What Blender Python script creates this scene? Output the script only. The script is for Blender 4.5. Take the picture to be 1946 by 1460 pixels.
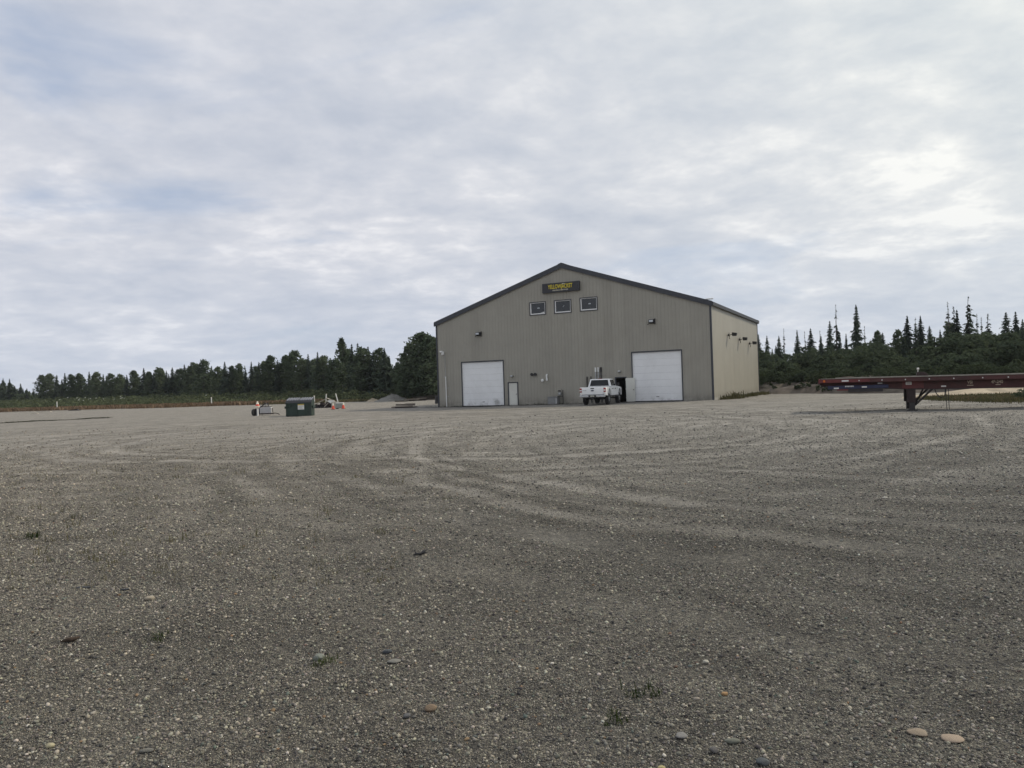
import bpy, bmesh, math, random
import numpy as np
from mathutils import Vector, Matrix

scene = bpy.context.scene
for _o in list(bpy.data.objects):
    bpy.data.objects.remove(_o)
COL = scene.collection
R = math.radians

# ------------------------------------------------------------------ camera
EYE = 1.75
cam_data = bpy.data.cameras.new("camera")
cam = bpy.data.objects.new("camera", cam_data)
COL.objects.link(cam)
_roll, _pitch = math.atan(0.033), 4 / 1460.0
_r0 = Vector((1, 0, 0)); _f = Vector((0, math.cos(_pitch), math.sin(_pitch))); _u0 = _r0.cross(_f)
_right = math.cos(_roll) * _r0 - math.sin(_roll) * _u0
_up = math.sin(_roll) * _r0 + math.cos(_roll) * _u0
_m = Matrix((( _right.x, _up.x, -_f.x, 0), (_right.y, _up.y, -_f.y, 0), (_right.z, _up.z, -_f.z, EYE), (0, 0, 0, 1)))
cam.matrix_world = _m
cam_data.sensor_fit = 'HORIZONTAL'
cam_data.sensor_width = 36.0
cam_data.lens = 1460 / 1946 * 36.0
cam_data.clip_start = 0.05
cam_data.clip_end = 9000
scene.camera = cam

# ------------------------------------------------------------------ sun, sky, exposure
SUN_AZ, SUN_EL = R(68), R(42)          # azimuth clockwise from +Y
sun_dir = Vector((math.sin(SUN_AZ) * math.cos(SUN_EL), math.cos(SUN_AZ) * math.cos(SUN_EL), math.sin(SUN_EL)))
sd = bpy.data.lights.new("sun", 'SUN')
sd.energy = 2.5; sd.angle = R(4); sd.color = (1.0, 0.89, 0.72)
sun = bpy.data.objects.new("sun", sd); COL.objects.link(sun)
sun.rotation_euler = (-sun_dir).to_track_quat('-Z', 'Y').to_euler()
sun.location = (30, 30, 60)

scene.view_settings.view_transform = 'Standard'
scene.view_settings.look = 'None'
scene.view_settings.exposure = 0.0
scene.view_settings.gamma = 1.0
scene.view_settings.use_curve_mapping = False

def nd(nt, typ, ins=None, **props):
    n = nt.nodes.new(typ)
    for k, v in props.items():
        setattr(n, k, v)
    for k, v in (ins or {}).items():
        s = n.inputs[k]
        if isinstance(v, bpy.types.NodeSocket):
            nt.links.new(v, s)
        else:
            s.default_value = v
    return n
def math_n(nt, op, a, b=0.0, c=0.0, clamp=False):
    return nd(nt, 'ShaderNodeMath', {0: a, 1: b, 2: c}, operation=op, use_clamp=clamp).outputs[0]
def vmath(nt, op, a, b=(0, 0, 0)):
    n = nd(nt, 'ShaderNodeVectorMath', {0: a, 1: b}, operation=op)
    return n.outputs['Value'] if op in ('DOT_PRODUCT', 'LENGTH', 'DISTANCE') else n.outputs[0]
def mix_c(nt, fac, a, b, blend='MIX'):
    n = nt.nodes.new('ShaderNodeMix'); n.data_type = 'RGBA'; n.blend_type = blend
    for i, v in ((0, fac), (6, a), (7, b)):
        if isinstance(v, bpy.types.NodeSocket): nt.links.new(v, n.inputs[i])
        else: n.inputs[i].default_value = v if i == 0 else (tuple(v) + (1,) if len(v) == 3 else v)
    return n.outputs[2]
def ramp(nt, fac, stops, interp='LINEAR'):
    n = nt.nodes.new('ShaderNodeValToRGB'); n.color_ramp.interpolation = interp
    els = n.color_ramp.elements
    while len(els) < len(stops): els.new(0.5)
    for e, (p, c) in zip(els, stops):
        e.position = p
        e.color = (c, c, c, 1) if isinstance(c, (int, float)) else tuple(c) + (1,)
    nt.links.new(fac, n.inputs[0])
    return n.outputs[0]
def maprange(nt, v, a, b, c=0.0, d=1.0, smooth=True):
    n = nd(nt, 'ShaderNodeMapRange', {0: v, 1: a, 2: b, 3: c, 4: d})
    n.interpolation_type = 'SMOOTHSTEP' if smooth else 'LINEAR'
    return n.outputs[0]
def noise(nt, vec, scale, detail=4, rough=0.55, dist=0.0, dims='3D'):
    n = nd(nt, 'ShaderNodeTexNoise', {'Scale': scale, 'Detail': detail, 'Roughness': rough, 'Distortion': dist}, noise_dimensions=dims)
    if vec is not None: nt.links.new(vec, n.inputs['Vector'])
    return n.outputs[0]

world = bpy.data.worlds.new("World")
scene.world = world
world.use_nodes = True
def build_world():
    nt = world.node_tree
    nt.nodes.clear()
    out = nt.nodes.new('ShaderNodeOutputWorld')
    bg = nd(nt, 'ShaderNodeBackground', {'Strength': 0.1})
    nt.links.new(bg.outputs[0], out.inputs[0])
    sky = nt.nodes.new('ShaderNodeTexSky')
    sky.sky_type = 'NISHITA'; sky.sun_disc = False
    sky.sun_elevation = SUN_EL; sky.sun_rotation = SUN_AZ
    sky.air_density = 1.0; sky.dust_density = 1.5
    d = nt.nodes.new('ShaderNodeTexCoord').outputs['Generated']
    sx = nd(nt, 'ShaderNodeSeparateXYZ', {0: d})
    z = math_n(nt, 'MAXIMUM', sx.outputs[2], 0.0)
    # cloud deck: the view direction carried up to a flat layer, eased near the horizon
    zz = math_n(nt, 'ADD', z, 0.20)
    px = math_n(nt, 'DIVIDE', sx.outputs[0], zz)
    py = math_n(nt, 'DIVIDE', sx.outputs[1], zz)
    p = nd(nt, 'ShaderNodeCombineXYZ', {0: px, 1: py, 2: 0.0}).outputs[0]
    def mapped(scale, rot, loc):
        return nd(nt, 'ShaderNodeMapping', {'Vector': p, 'Scale': scale, 'Rotation': (0, 0, R(rot)), 'Location': loc}).outputs[0]
    wv = nd(nt, 'ShaderNodeTexNoise', {'Vector': mapped((1, 1, 1), 0, (2.2, 5.1, 0)), 'Scale': 1.6, 'Detail': 3}).outputs[1]
    wv = nd(nt, 'ShaderNodeVectorMath', {0: vmath(nt, 'SUBTRACT', wv, (.5, .5, .5)), 'Scale': 0.16}, operation='SCALE').outputs[0]
    def warped(scale, rot, loc): return vmath(nt, 'ADD', mapped(scale, rot, loc), wv)
    big = noise(nt, warped((0.9, 1.0, 1), 20, (3.1, 1.7, 0.4)), 1.25, 3, 0.5, 0.0)
    mid = noise(nt, warped((0.95, 1.0, 1), -30, (7.3, 2.2, 0)), 3.6, 7, 0.56, 0.0)
    fin = noise(nt, warped((0.95, 1.0, 1), 15, (1.3, 9.2, 0)), 9.0, 8, 0.62, 0.0)
    a = math_n(nt, 'ADD', math_n(nt, 'MULTIPLY', big, 0.42), math_n(nt, 'MULTIPLY', mid, 0.40))
    a = math_n(nt, 'ADD', a, math_n(nt, 'MULTIPLY', fin, 0.25))
    tone = maprange(nt, a, 0.405, 0.645, smooth=False)
    cloud = ramp(nt, tone, [(0.0, (5.55, 6.0, 6.85)), (0.35, (6.3, 6.65, 7.35)), (0.62, (7.0, 7.25, 7.8)), (0.82, (7.8, 7.95, 8.35)), (1.0, (8.9, 8.95, 9.15))])
    # veiled sun brightens the deck around its own direction
    sdn = nd(nt, 'ShaderNodeCombineXYZ', {0: sun_dir.x, 1: sun_dir.y, 2: sun_dir.z}).outputs[0]
    cs = math_n(nt, 'MAXIMUM', vmath(nt, 'DOT_PRODUCT', d, sdn), 0.0)
    glow = math_n(nt, 'POWER', cs, 3.0)
    gl = math_n(nt, 'MULTIPLY_ADD', glow, 0.42, 0.93)
    cloud = mix_c(nt, 1.0, cloud, nd(nt, 'ShaderNodeCombineColor', {0: gl, 1: gl, 2: math_n(nt, 'MULTIPLY_ADD', glow, 0.22, 0.95)}).outputs[0], 'MULTIPLY')
    # towards the horizon the deck is greyer and bluer
    hz = maprange(nt, z, 0.0, 0.22, 0.8, 0.0)
    cloud = mix_c(nt, hz, cloud, mix_c(nt, 0.45, cloud, (5.4, 6.2, 7.5)))
    # thin places where blue shows
    gap = noise(nt, mapped((1.0, 1.35, 1), 60, (13.64, 1.39, 0)), 0.8, 6, 0.55, 0.5)
    gm = math_n(nt, 'MULTIPLY', maprange(nt, gap, 0.58, 0.71, 0.0, 0.7), maprange(nt, z, 0.12, 0.34, 0.35, 1.0))
    blue = mix_c(nt, 0.55, sky.outputs[0], (3.1, 4.6, 7.4))
    col = mix_c(nt, gm, cloud, blue)
    nt.links.new(col, bg.inputs['Color'])
build_world()

# ------------------------------------------------------------------ helpers: objects
def tag(o, label=None, cat=None, group=None, kind=None):
    if label: o['label'] = label
    if cat: o['category'] = cat
    if group: o['group'] = group
    if kind: o['kind'] = kind
    return o
def thing(name, label, cat, loc=(0, 0, 0), rz=0.0, group=None):
    o = bpy.data.objects.new(name, None); COL.objects.link(o)
    o.location = loc; o.rotation_euler = (0, 0, rz); o.empty_display_size = 0.2
    return tag(o, label, cat, group)
class MB:
    """collects polygons, then links them as ONE mesh object"""
    def __init__(s): s.v = []; s.f = []; s.pieces = []
    def add(s, vs, fs):
        b = len(s.v); s.v += [tuple(q) for q in vs]; s.pieces.append((vs, fs))
        for q in fs: s.f.append(tuple(b + i for i in q))
        return s
    def each(s, name, *a, **k):
        """one object per piece, all of the same name"""
        r = []
        for vs, fs in s.pieces:
            m = MB(); m.add(vs, fs); r.append(m.build(name, *a, **k))
        return r
    def box(s, a, b, m=None):
        x0, y0, z0 = a; x1, y1, z1 = b
        vs = [Vector(q) for q in ((x0, y0, z0), (x1, y0, z0), (x1, y1, z0), (x0, y1, z0), (x0, y0, z1), (x1, y0, z1), (x1, y1, z1), (x0, y1, z1))]
        if m is not None: vs = [m @ q for q in vs]
        return s.add(vs, [(0, 3, 2, 1), (4, 5, 6, 7), (0, 1, 5, 4), (1, 2, 6, 5), (2, 3, 7, 6), (3, 0, 4, 7)])
    def prism(s, poly, a, b, axis='x'):
        """extrude a 2-D outline along an axis: x -> (y,z), y -> (x,z), z -> (x,y)"""
        def P(u, v, t): return {'x': (t, u, v), 'y': (u, t, v), 'z': (u, v, t)}[axis]
        n = len(poly)
        vs = [P(u, v, a) for u, v in poly] + [P(u, v, b) for u, v in poly]
        fs = [tuple(range(n - 1, -1, -1)), tuple(range(n, 2 * n))] + [(i, (i + 1) % n, n + (i + 1) % n, n + i) for i in range(n)]
        return s.add(vs, fs)
    def tube(s, pts, r, n=8, cap=True):
        pts = [Vector(q) for q in pts]; rs = r if isinstance(r, (list, tuple)) else [r] * len(pts)
        vs = []
        for i, q in enumerate(pts):
            t = (pts[min(i + 1, len(pts) - 1)] - pts[max(i - 1, 0)]).normalized()
            up = Vector((0, 0, 1)) if abs(t.z) < 0.9 else Vector((1, 0, 0))
            a = t.cross(up).normalized(); b = t.cross(a)
            vs += [q + rs[i] * (math.cos(2 * math.pi * k / n) * a + math.sin(2 * math.pi * k / n) * b) for k in range(n)]
        fs = [(i * n + k, i * n + (k + 1) % n, (i + 1) * n + (k + 1) % n, (i + 1) * n + k) for i in range(len(pts) - 1) for k in range(n)]
        if cap: fs += [tuple(range(n - 1, -1, -1)), tuple((len(pts) - 1) * n + k for k in range(n))]
        return s.add(vs, fs)
    def lathe(s, prof, n=16, c=(0, 0, 0), axis='z'):
        vs = []
        for r, h in prof:
            for k in range(n):
                a = 2 * math.pi * k / n; u, v = r * math.cos(a), r * math.sin(a)
                vs.append({'z': (c[0] + u, c[1] + v, c[2] + h), 'x': (c[0] + h, c[1] + u, c[2] + v), 'y': (c[0] + v, c[1] + h, c[2] + u)}[axis])
        m = len(prof)
        fs = [(i * n + k, i * n + (k + 1) % n, (i + 1) * n + (k + 1) % n, (i + 1) * n + k) for i in range(m - 1) for k in range(n)]
        fs += [tuple(range(n - 1, -1, -1)), tuple((m - 1) * n + k for k in range(n))]
        return s.add(vs, fs)
    def build(s, name, mat, parent=None, loc=None, rot=None, bevel=0.0, smooth=False, seg=2):
        me = bpy.data.meshes.new(name); me.from_pydata(s.v, [], s.f); 
        bm = bmesh.new(); bm.from_mesh(me)
        bmesh.ops.recalc_face_normals(bm, faces=bm.faces)
        if bevel:
            ed = [e for e in bm.edges if len(e.link_faces) == 2 and e.calc_face_angle(0) > 0.35]
            bmesh.ops.bevel(bm, geom=ed, offset=bevel, segments=seg, affect='EDGES', profile=0.5, clamp_overlap=True)
        bm.to_mesh(me); bm.free()
        me.materials.append(mat)
        if smooth:
            me.polygons.foreach_set('use_smooth', [True] * len(me.polygons))
            if smooth == 'auto':
                me.set_sharp_from_angle(angle=R(35))
        o = bpy.data.objects.new(name, me); COL.objects.link(o)
        if parent: o.parent = parent
        if loc: o.location = loc
        if rot: o.rotation_euler = rot
        return o
def mesh_obj(name, verts, faces, mat, parent=None, link=True):
    """fast numpy mesh: faces is an (n,3) or (n,4) array"""
    me = bpy.data.meshes.new(name)
    verts = np.asarray(verts, np.float32); faces = np.asarray(faces, np.int32)
    k = faces.shape[1]
    me.vertices.add(len(verts)); me.vertices.foreach_set('co', verts.ravel())
    me.loops.add(faces.size); me.loops.foreach_set('vertex_index', faces.ravel())
    me.polygons.add(len(faces)); me.polygons.foreach_set('loop_start', np.arange(0, faces.size, k, dtype=np.int32))
    me.update(calc_edges=True); me.validate()
    if mat: me.materials.append(mat)
    o = bpy.data.objects.new(name, me)
    if link: COL.objects.link(o)
    if parent: o.parent = parent
    return o
def copy_tree(o, parent=None):
    c = o.copy(); COL.objects.link(c)
    if parent: c.parent = parent
    for ch in [q for q in o.children]: copy_tree(ch, c)
    return c
def text_obj(name, body, size, depth, mat, parent, loc, rot, sx=1.0, bold=0.0):
    cu = bpy.data.curves.new(name, 'FONT'); cu.body = body; cu.size = size; cu.extrude = depth
    cu.align_x = 'CENTER'; cu.align_y = 'CENTER'; cu.offset = bold; cu.resolution_u = 3
    t = bpy.data.objects.new(name, cu); COL.objects.link(t)
    dg = bpy.context.evaluated_depsgraph_get()
    me = bpy.data.meshes.new_from_object(t.evaluated_get(dg))
    bpy.data.objects.remove(t); me.name = name
    me.materials.clear(); me.materials.append(mat)
    o = bpy.data.objects.new(name, me); COL.objects.link(o)
    o.parent = parent; o.location = loc; o.rotation_euler = rot; o.scale = (sx, 1, 1)
    return o

# ------------------------------------------------------------------ materials
MATS = {}
def pm(name, col, rough=0.6, metal=0.0, var=0.12, scale=6.0, bump=0.0, bscale=40.0, spec=0.5, dirt=None, dirt_amt=0.3, alpha=None):
    if name in MATS: return MATS[name]
    m = bpy.data.materials.new(name); m.use_nodes = True; nt = m.node_tree
    b = nt.nodes['Principled BSDF']
    b.inputs['Roughness'].default_value = rough; b.inputs['Metallic'].default_value = metal
    b.inputs['Specular IOR Level'].default_value = spec
    tc = nt.nodes.new('ShaderNodeTexCoord').outputs['Object']
    n = noise(nt, tc, scale, 5, 0.6)
    f = maprange(nt, n, 0.3, 0.7, 1 - var, 1 + var, False)
    c = mix_c(nt, 1.0, col, nd(nt, 'ShaderNodeCombineColor', {0: f, 1: f, 2: f}).outputs[0], 'MULTIPLY')
    if dirt:
        n2 = noise(nt, tc, scale * 0.35, 6, 0.65, 0.5)
        c = mix_c(nt, maprange(nt, n2, 0.45, 0.75, 0, dirt_amt), c, dirt)
    nt.links.new(c, b.inputs['Base Color'])
    if bump:
        bn = nd(nt, 'ShaderNodeBump', {'Strength': bump, 'Distance': 0.02, 'Height': noise(nt, tc, bscale, 5, 0.6)})
        nt.links.new(bn.outputs[0], b.inputs['Normal'])
    MATS[name] = m
    return m
def leaf_mat(name, c1, c2, nscale=0.5, trans=0.25):
    m = bpy.data.materials.new(name); m.use_nodes = True; nt = m.node_tree
    nt.nodes.clear()
    out = nt.nodes.new('ShaderNodeOutputMaterial')
    pos = nt.nodes.new('ShaderNodeNewGeometry').outputs['Position']
    n = noise(nt, pos, nscale, 4, 0.6)
    n2 = noise(nt, pos, nscale * 9, 3, 0.6)
    oi = nt.nodes.new('ShaderNodeObjectInfo').outputs['Random']
    f = math_n(nt, 'ADD', math_n(nt, 'MULTIPLY', n, 0.75), math_n(nt, 'MULTIPLY', n2, 0.35))
    f = math_n(nt, 'ADD', f, math_n(nt, 'MULTIPLY_ADD', oi, 0.34, -0.2))
    c = mix_c(nt, maprange(nt, f, 0.35, 0.75), c1, c2)
    df = nd(nt, 'ShaderNodeBsdfDiffuse', {'Color': c})
    tr = nd(nt, 'ShaderNodeBsdfTranslucent', {'Color': c})
    mx = nd(nt, 'ShaderNodeMixShader', {0: trans, 1: df.outputs[0], 2: tr.outputs[0]})
    nt.links.new(mx.outputs[0], out.inputs[0])
    return m

# ------------------------------------------------------------------ terrain height
_rs = np.random.RandomState(11)
_wv = [(_rs.uniform(0, 2 * math.pi), L_, _rs.uniform(0, 2 * math.pi), a_) for L_, a_ in
       ((23, .035), (17, .03), (9, .02), (5.5, .014), (3.7, .012), (2.3, .009), (1.6, .008), (1.1, .006), (0.8, .005)) for _ in range(2)]
def hfun(x, y):
    x = np.asarray(x, float); y = np.asarray(y, float)
    h = np.zeros_like(x + y)
    for th, L_, ph, a_ in _wv:
        h += a_ * 0.5 * np.sin((x * math.cos(th) + y * math.sin(th)) * 2 * math.pi / L_ + ph)
    for cx, cy, r0_, r1_ in ((-2, 35, 14, 24), (16, 24.5, 17, 23)):   # ruts left by turning trucks
        rr = np.hypot(x - cx, y - cy)
        w = np.exp(-((rr - (r0_ + r1_) / 2) / (r1_ - r0_) * 1.6) ** 2)
        h += w * 0.012 * np.sin(rr * 2 * math.pi / 1.9)
    h *= np.clip(1.2 - np.abs(y) / 400, 0.15, 1)
    h += 0.13 * np.exp(-(((x - 14) / 9.0) ** 2 + ((y - 60) / 7.0) ** 2))
    return h
def H1(x, y): return float(hfun(x, y))
# wheel tracks: packed pale ruts (+1) with loose windrows pushed up beside them (-)
_tr = np.random.RandomState(4)
TRACKS = [(-2, 35, r, g) for r, g in ((14.2, .9), (16.0, .9), (18.6, .6), (20.4, .6))] + [(16, 24.5, r, g) for r, g in ((15.0, .5), (16.8, .5), (18.9, .8), (20.7, .8), (22.0, .45), (23.8, .45))] + \
         [(30, -60, r, g) for r, g in ((93, .6), (94.8, .6), (101, .5), (102.8, .5), (108, .7), (109.8, .7), (113, .4), (114.8, .4))] + [(-60, -30, r, g) for r, g in ((72, .3), (73.8, .3), (84, .4), (85.8, .4))]
TPH = _tr.uniform(0, 6.28, (len(TRACKS), 3))
def track(x, y):
    x = np.asarray(x, float); y = np.asarray(y, float); s = np.zeros_like(x + y)
    wx = x + .35 * np.sin(y * .31 + 1) + .2 * np.sin(y * .77); wy = y + .35 * np.sin(x * .27) + .18 * np.sin(x * .9 + 2)
    for (cx, cy, r, g), ph in zip(TRACKS, TPH):
        d = np.hypot(wx - cx, wy - cy) - r; a = np.arctan2(wy - cy, wx - cx) * r
        e = np.clip(.55 + .45 * np.sin(a * .11 + ph[0]) + .25 * np.sin(a * .43 + ph[1]) + .15 * np.sin(a * 1.7 + ph[2]), 0, 1)
        s += 1.05 * g * e * (np.exp(-(d / .27) ** 2) - .75 * np.exp(-((np.abs(d) - .52) / .20) ** 2))
    for cx, cy, rx, ry, g in ((.67, 9.07, .55, .30, 1.1), (2.27, 7.69, .42, .16, 1.2), (-4.5, 20, 2.6, .8, .5), (2.4, 12.0, 1.6, .5, .5)):
        s += g * np.exp(-((x - cx) / rx) ** 2 - ((y - cy) / ry) ** 2)
    return np.clip(s, -1, 1.3)

# ground sheet: fine near the camera, coarse to the horizon
def axis(vals): 
    return np.unique(np.concatenate(vals))
def build_ground():
    xs = axis([np.arange(-9, 9.01, .14), np.arange(-30, 30.1, .4), np.arange(-120, 121, 5), np.array([-4000, -2500, -1500, -900, -600, -400, -260, -180, 180, 260, 400, 600, 900, 1500, 2500, 4000.])])
    ys = axis([np.arange(-2, 14, .13), np.arange(14, 30, .2), np.arange(30, 70, .5), np.arange(70, 100, 1.5), np.arange(100, 300, 6), np.array([-3000, -1000, -300, -100, -40, -15, -6, -3, 330, 400, 600, 1000, 2000, 5000.])])
    X, Y = np.meshgrid(xs, ys); Z = hfun(X, Y)
    v = np.stack([X.ravel(), Y.ravel(), Z.ravel()], 1)
    nx, ny = len(xs), len(ys)
    i = np.arange(nx * ny).reshape(ny, nx)
    f = np.stack([i[:-1, :-1].ravel(), i[:-1, 1:].ravel(), i[1:, 1:].ravel(), i[1:, :-1].ravel()], 1)
    m = bpy.data.materials.new("gravel_ground"); m.use_nodes = True; nt = m.node_tree
    b = nt.nodes['Principled BSDF']; b.inputs['Roughness'].default_value = 0.9; b.inputs['Specular IOR Level'].default_value = 0.3
    pos = nt.nodes.new('ShaderNodeNewGeometry').outputs['Position']
    sp = nd(nt, 'ShaderNodeSeparateXYZ', {0: pos})
    p2 = nd(nt, 'ShaderNodeCombineXYZ', {0: sp.outputs[0], 1: sp.outputs[1], 2: 0.0}).outputs[0]
    wob = nd(nt, 'ShaderNodeTexNoise', {'Vector': p2, 'Scale': 0.12, 'Detail': 3}).outputs[1]
    pw = vmath(nt, 'ADD', p2, nd(nt, 'ShaderNodeVectorMath', {0: wob, 'Scale': 5.0}, operation='SCALE').outputs[0])
    v1 = nd(nt, 'ShaderNodeTexVoronoi', {'Vector': p2, 'Scale': 70.0, 'Randomness': 1.0}, voronoi_dimensions='2D')
    v2 = nd(nt, 'ShaderNodeTexVoronoi', {'Vector': p2, 'Scale': 24.0, 'Randomness': 1.0}, voronoi_dimensions='2D')
    pal = [(0.0, (.052, .052, .054)), (0.22, (.085, .083, .08)), (0.45, (.125, .12, .108)), (0.65, (.165, .158, .135)), (0.82, (.21, .20, .172)), (1.0, (.34, .33, .285))]
    c1 = ramp(nt, nd(nt, 'ShaderNodeSeparateColor', {0: v1.outputs['Color']}).outputs[0], pal)
    s2 = nd(nt, 'ShaderNodeSeparateColor', {0: v2.outputs['Color']})
    c2 = ramp(nt, s2.outputs[0], pal)
    stone = mix_c(nt, maprange(nt, s2.outputs[1], 0.72, 0.75, 0, 1), c1, c2)
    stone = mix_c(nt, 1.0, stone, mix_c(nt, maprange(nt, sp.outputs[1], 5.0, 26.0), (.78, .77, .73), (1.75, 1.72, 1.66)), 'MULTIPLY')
    # dust and fines packed between the stones
    fn = noise(nt, p2, 0.35, 6, 0.62, 0.3); fn2 = noise(nt, p2, 1.6, 5, 0.6)
    stone = mix_c(nt, maprange(nt, v1.outputs['Distance'], 0.42, 0.72, 0.0, 0.75), stone, (.030, .028, .025))     # shade in the gaps between stones, painted into the colour
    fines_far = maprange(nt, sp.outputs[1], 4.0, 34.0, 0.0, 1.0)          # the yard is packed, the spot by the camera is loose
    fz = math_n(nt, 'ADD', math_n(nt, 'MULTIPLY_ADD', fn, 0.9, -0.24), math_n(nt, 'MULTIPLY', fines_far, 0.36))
    fz = math_n(nt, 'ADD', fz, math_n(nt, 'MULTIPLY_ADD', fn2, 0.3, -0.15))
    # sweeping wheel tracks
    def rings(cx, cy, r0, r1, seed, fr):
        q = vmath(nt, 'SUBTRACT', pw, (cx, cy, 0))
        rr = vmath(nt, 'LENGTH', q)
        sq = nd(nt, 'ShaderNodeSeparateXYZ', {0: q})
        th = math_n(nt, 'ARCTAN2', sq.outputs[1], sq.outputs[0])
        vv = nd(nt, 'ShaderNodeCombineXYZ', {0: math_n(nt, 'MULTIPLY', rr, fr), 1: math_n(nt, 'MULTIPLY', th, 1.6), 2: seed}).outputs[0]
        n = noise(nt, vv, 1.0, 4, 0.6)
        band = math_n(nt, 'MULTIPLY', maprange(nt, rr, r0 - 4, r0 + 1), maprange(nt, rr, r1, r1 + 8, 1.0, 0.0))
        return n, band
    nA, bA = rings(-2, 35, 12, 20, 1.3, 1.7)
    nB, bB = rings(16, 24.5, 13, 24, 7.7, 2.1)
    nC, bC = rings(30, -60, 60, 160, 3.1, 0.8)
    tA = math_n(nt, 'MULTIPLY', maprange(nt, nA, 0.38, 0.62, -0.5, 0.5), bA)
    tB = math_n(nt, 'MULTIPLY', maprange(nt, nB, 0.38, 0.62, -0.5, 0.5), bB)
    tC = math_n(nt, 'MULTIPLY', maprange(nt, nC, 0.38, 0.62, -0.3, 0.3), bC)
    trk = math_n(nt, 'ADD', math_n(nt, 'MULTIPLY', math_n(nt, 'ADD', math_n(nt, 'ADD', tA, tB), tC), .6), math_n(nt, 'MULTIPLY', nd(nt, 'ShaderNodeAttribute', attribute_name='track').outputs['Fac'], .55))
    fz = math_n(nt, 'ADD', fz, math_n(nt, 'MULTIPLY', trk, 0.6), clamp=True)
    fz = math_n(nt, 'MULTIPLY', fz, maprange(nt, sp.outputs[1], 4.5, 15.0, 0.12, 1.0))
    grain = noise(nt, p2, 130, 3, 0.7)
    fines = mix_c(nt, fn2, (.215, .208, .196), (.30, .291, .274))
    fines = mix_c(nt, maprange(nt, grain, 0.3, 0.7, 0.0, 0.5), fines, (.15, .143, .128))
    spk = noise(nt, p2, 7.0, 7, 0.82); spk2 = noise(nt, vmath(nt, 'MULTIPLY', p2, (0.35, 1.0, 1.0)), 1.3, 6, 0.75)
    col = mix_c(nt, math_n(nt, 'MULTIPLY', fz, 0.8), stone, fines)
    # left side is browner (thin weeds and silt), right greyer
    lw = maprange(nt, math_n(nt, 'ADD', math_n(nt, 'MULTIPLY', sp.outputs[0], 0.16), math_n(nt, 'MULTIPLY_ADD', noise(nt, p2, 0.18, 4, 0.6), 2.2, -1.0)), -1.5, 1.0)
    col = mix_c(nt, 1.0, col, mix_c(nt, lw, mix_c(nt, fines_far, (1.04, 0.985, 0.93), (1.02, 0.995, 0.975)), (0.99, 0.985, 0.985)), 'MULTIPLY')
    # soil beyond the edge of the yard
    edge = math_n(nt, 'ADD', sp.outputs[1], math_n(nt, 'MULTIPLY_ADD', noise(nt, p2, 0.06, 4, 0.6), 24, -12))
    soil = maprange(nt, edge, 130, 150)
    col = mix_c(nt, soil, col, (.10, .085, .06))
    gr = mix_c(nt, maprange(nt, noise(nt, p2, 0.9, 5, 0.6), 0.3, 0.7, 0.0, 1.0), (0.86, 0.86, 0.86), (1.14, 1.14, 1.14))
    col = mix_c(nt, 1.0, col, gr, 'MULTIPLY')
    col = mix_c(nt, 1.0, col, mix_c(nt, maprange(nt, spk, 0.34, 0.66, 0, 1, False), (.74, .74, .73), (1.24, 1.24, 1.25)), 'MULTIPLY')
    col = mix_c(nt, 1.0, col, mix_c(nt, maprange(nt, spk2, 0.36, 0.64, 0, 1, False), (.88, .88, .88), (1.10, 1.10, 1.10)), 'MULTIPLY')
    col = mix_c(nt, 1.0, col, mix_c(nt, maprange(nt, trk, -0.5, 0.5, 0, 1, False), (.78, .78, .79), (1.18, 1.18, 1.17)), 'MULTIPLY')
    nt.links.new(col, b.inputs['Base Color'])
    dome = maprange(nt, v1.outputs['Distance'], 0.0, 0.6, 1.0, 0.0, False)
    dome2 = math_n(nt, 'MULTIPLY', maprange(nt, v2.outputs['Distance'], 0.0, 0.6, 2.2, 0.0, False), maprange(nt, s2.outputs[1], 0.72, 0.75, 0, 1))
    hgt = math_n(nt, 'ADD', math_n(nt, 'ADD', dome, dome2), math_n(nt, 'MULTIPLY', noise(nt, p2, 9, 5, 0.65), 3.0))
    st = maprange(nt, fz, 0.0, 1.0, 1.0, 0.55)
    bn = nd(nt, 'ShaderNodeBump', {'Strength': st, 'Distance': 0.010, 'Height': hgt})
    nt.links.new(bn.outputs[0], b.inputs['Normal'])
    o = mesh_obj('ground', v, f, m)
    at = o.data.attributes.new('track', 'FLOAT', 'POINT'); at.data.foreach_set('value', track(X, Y).ravel().astype(np.float32))
    o.data.polygons.foreach_set('use_smooth', [True] * len(o.data.polygons))
    tag(o, kind='structure')
build_ground()

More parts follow.
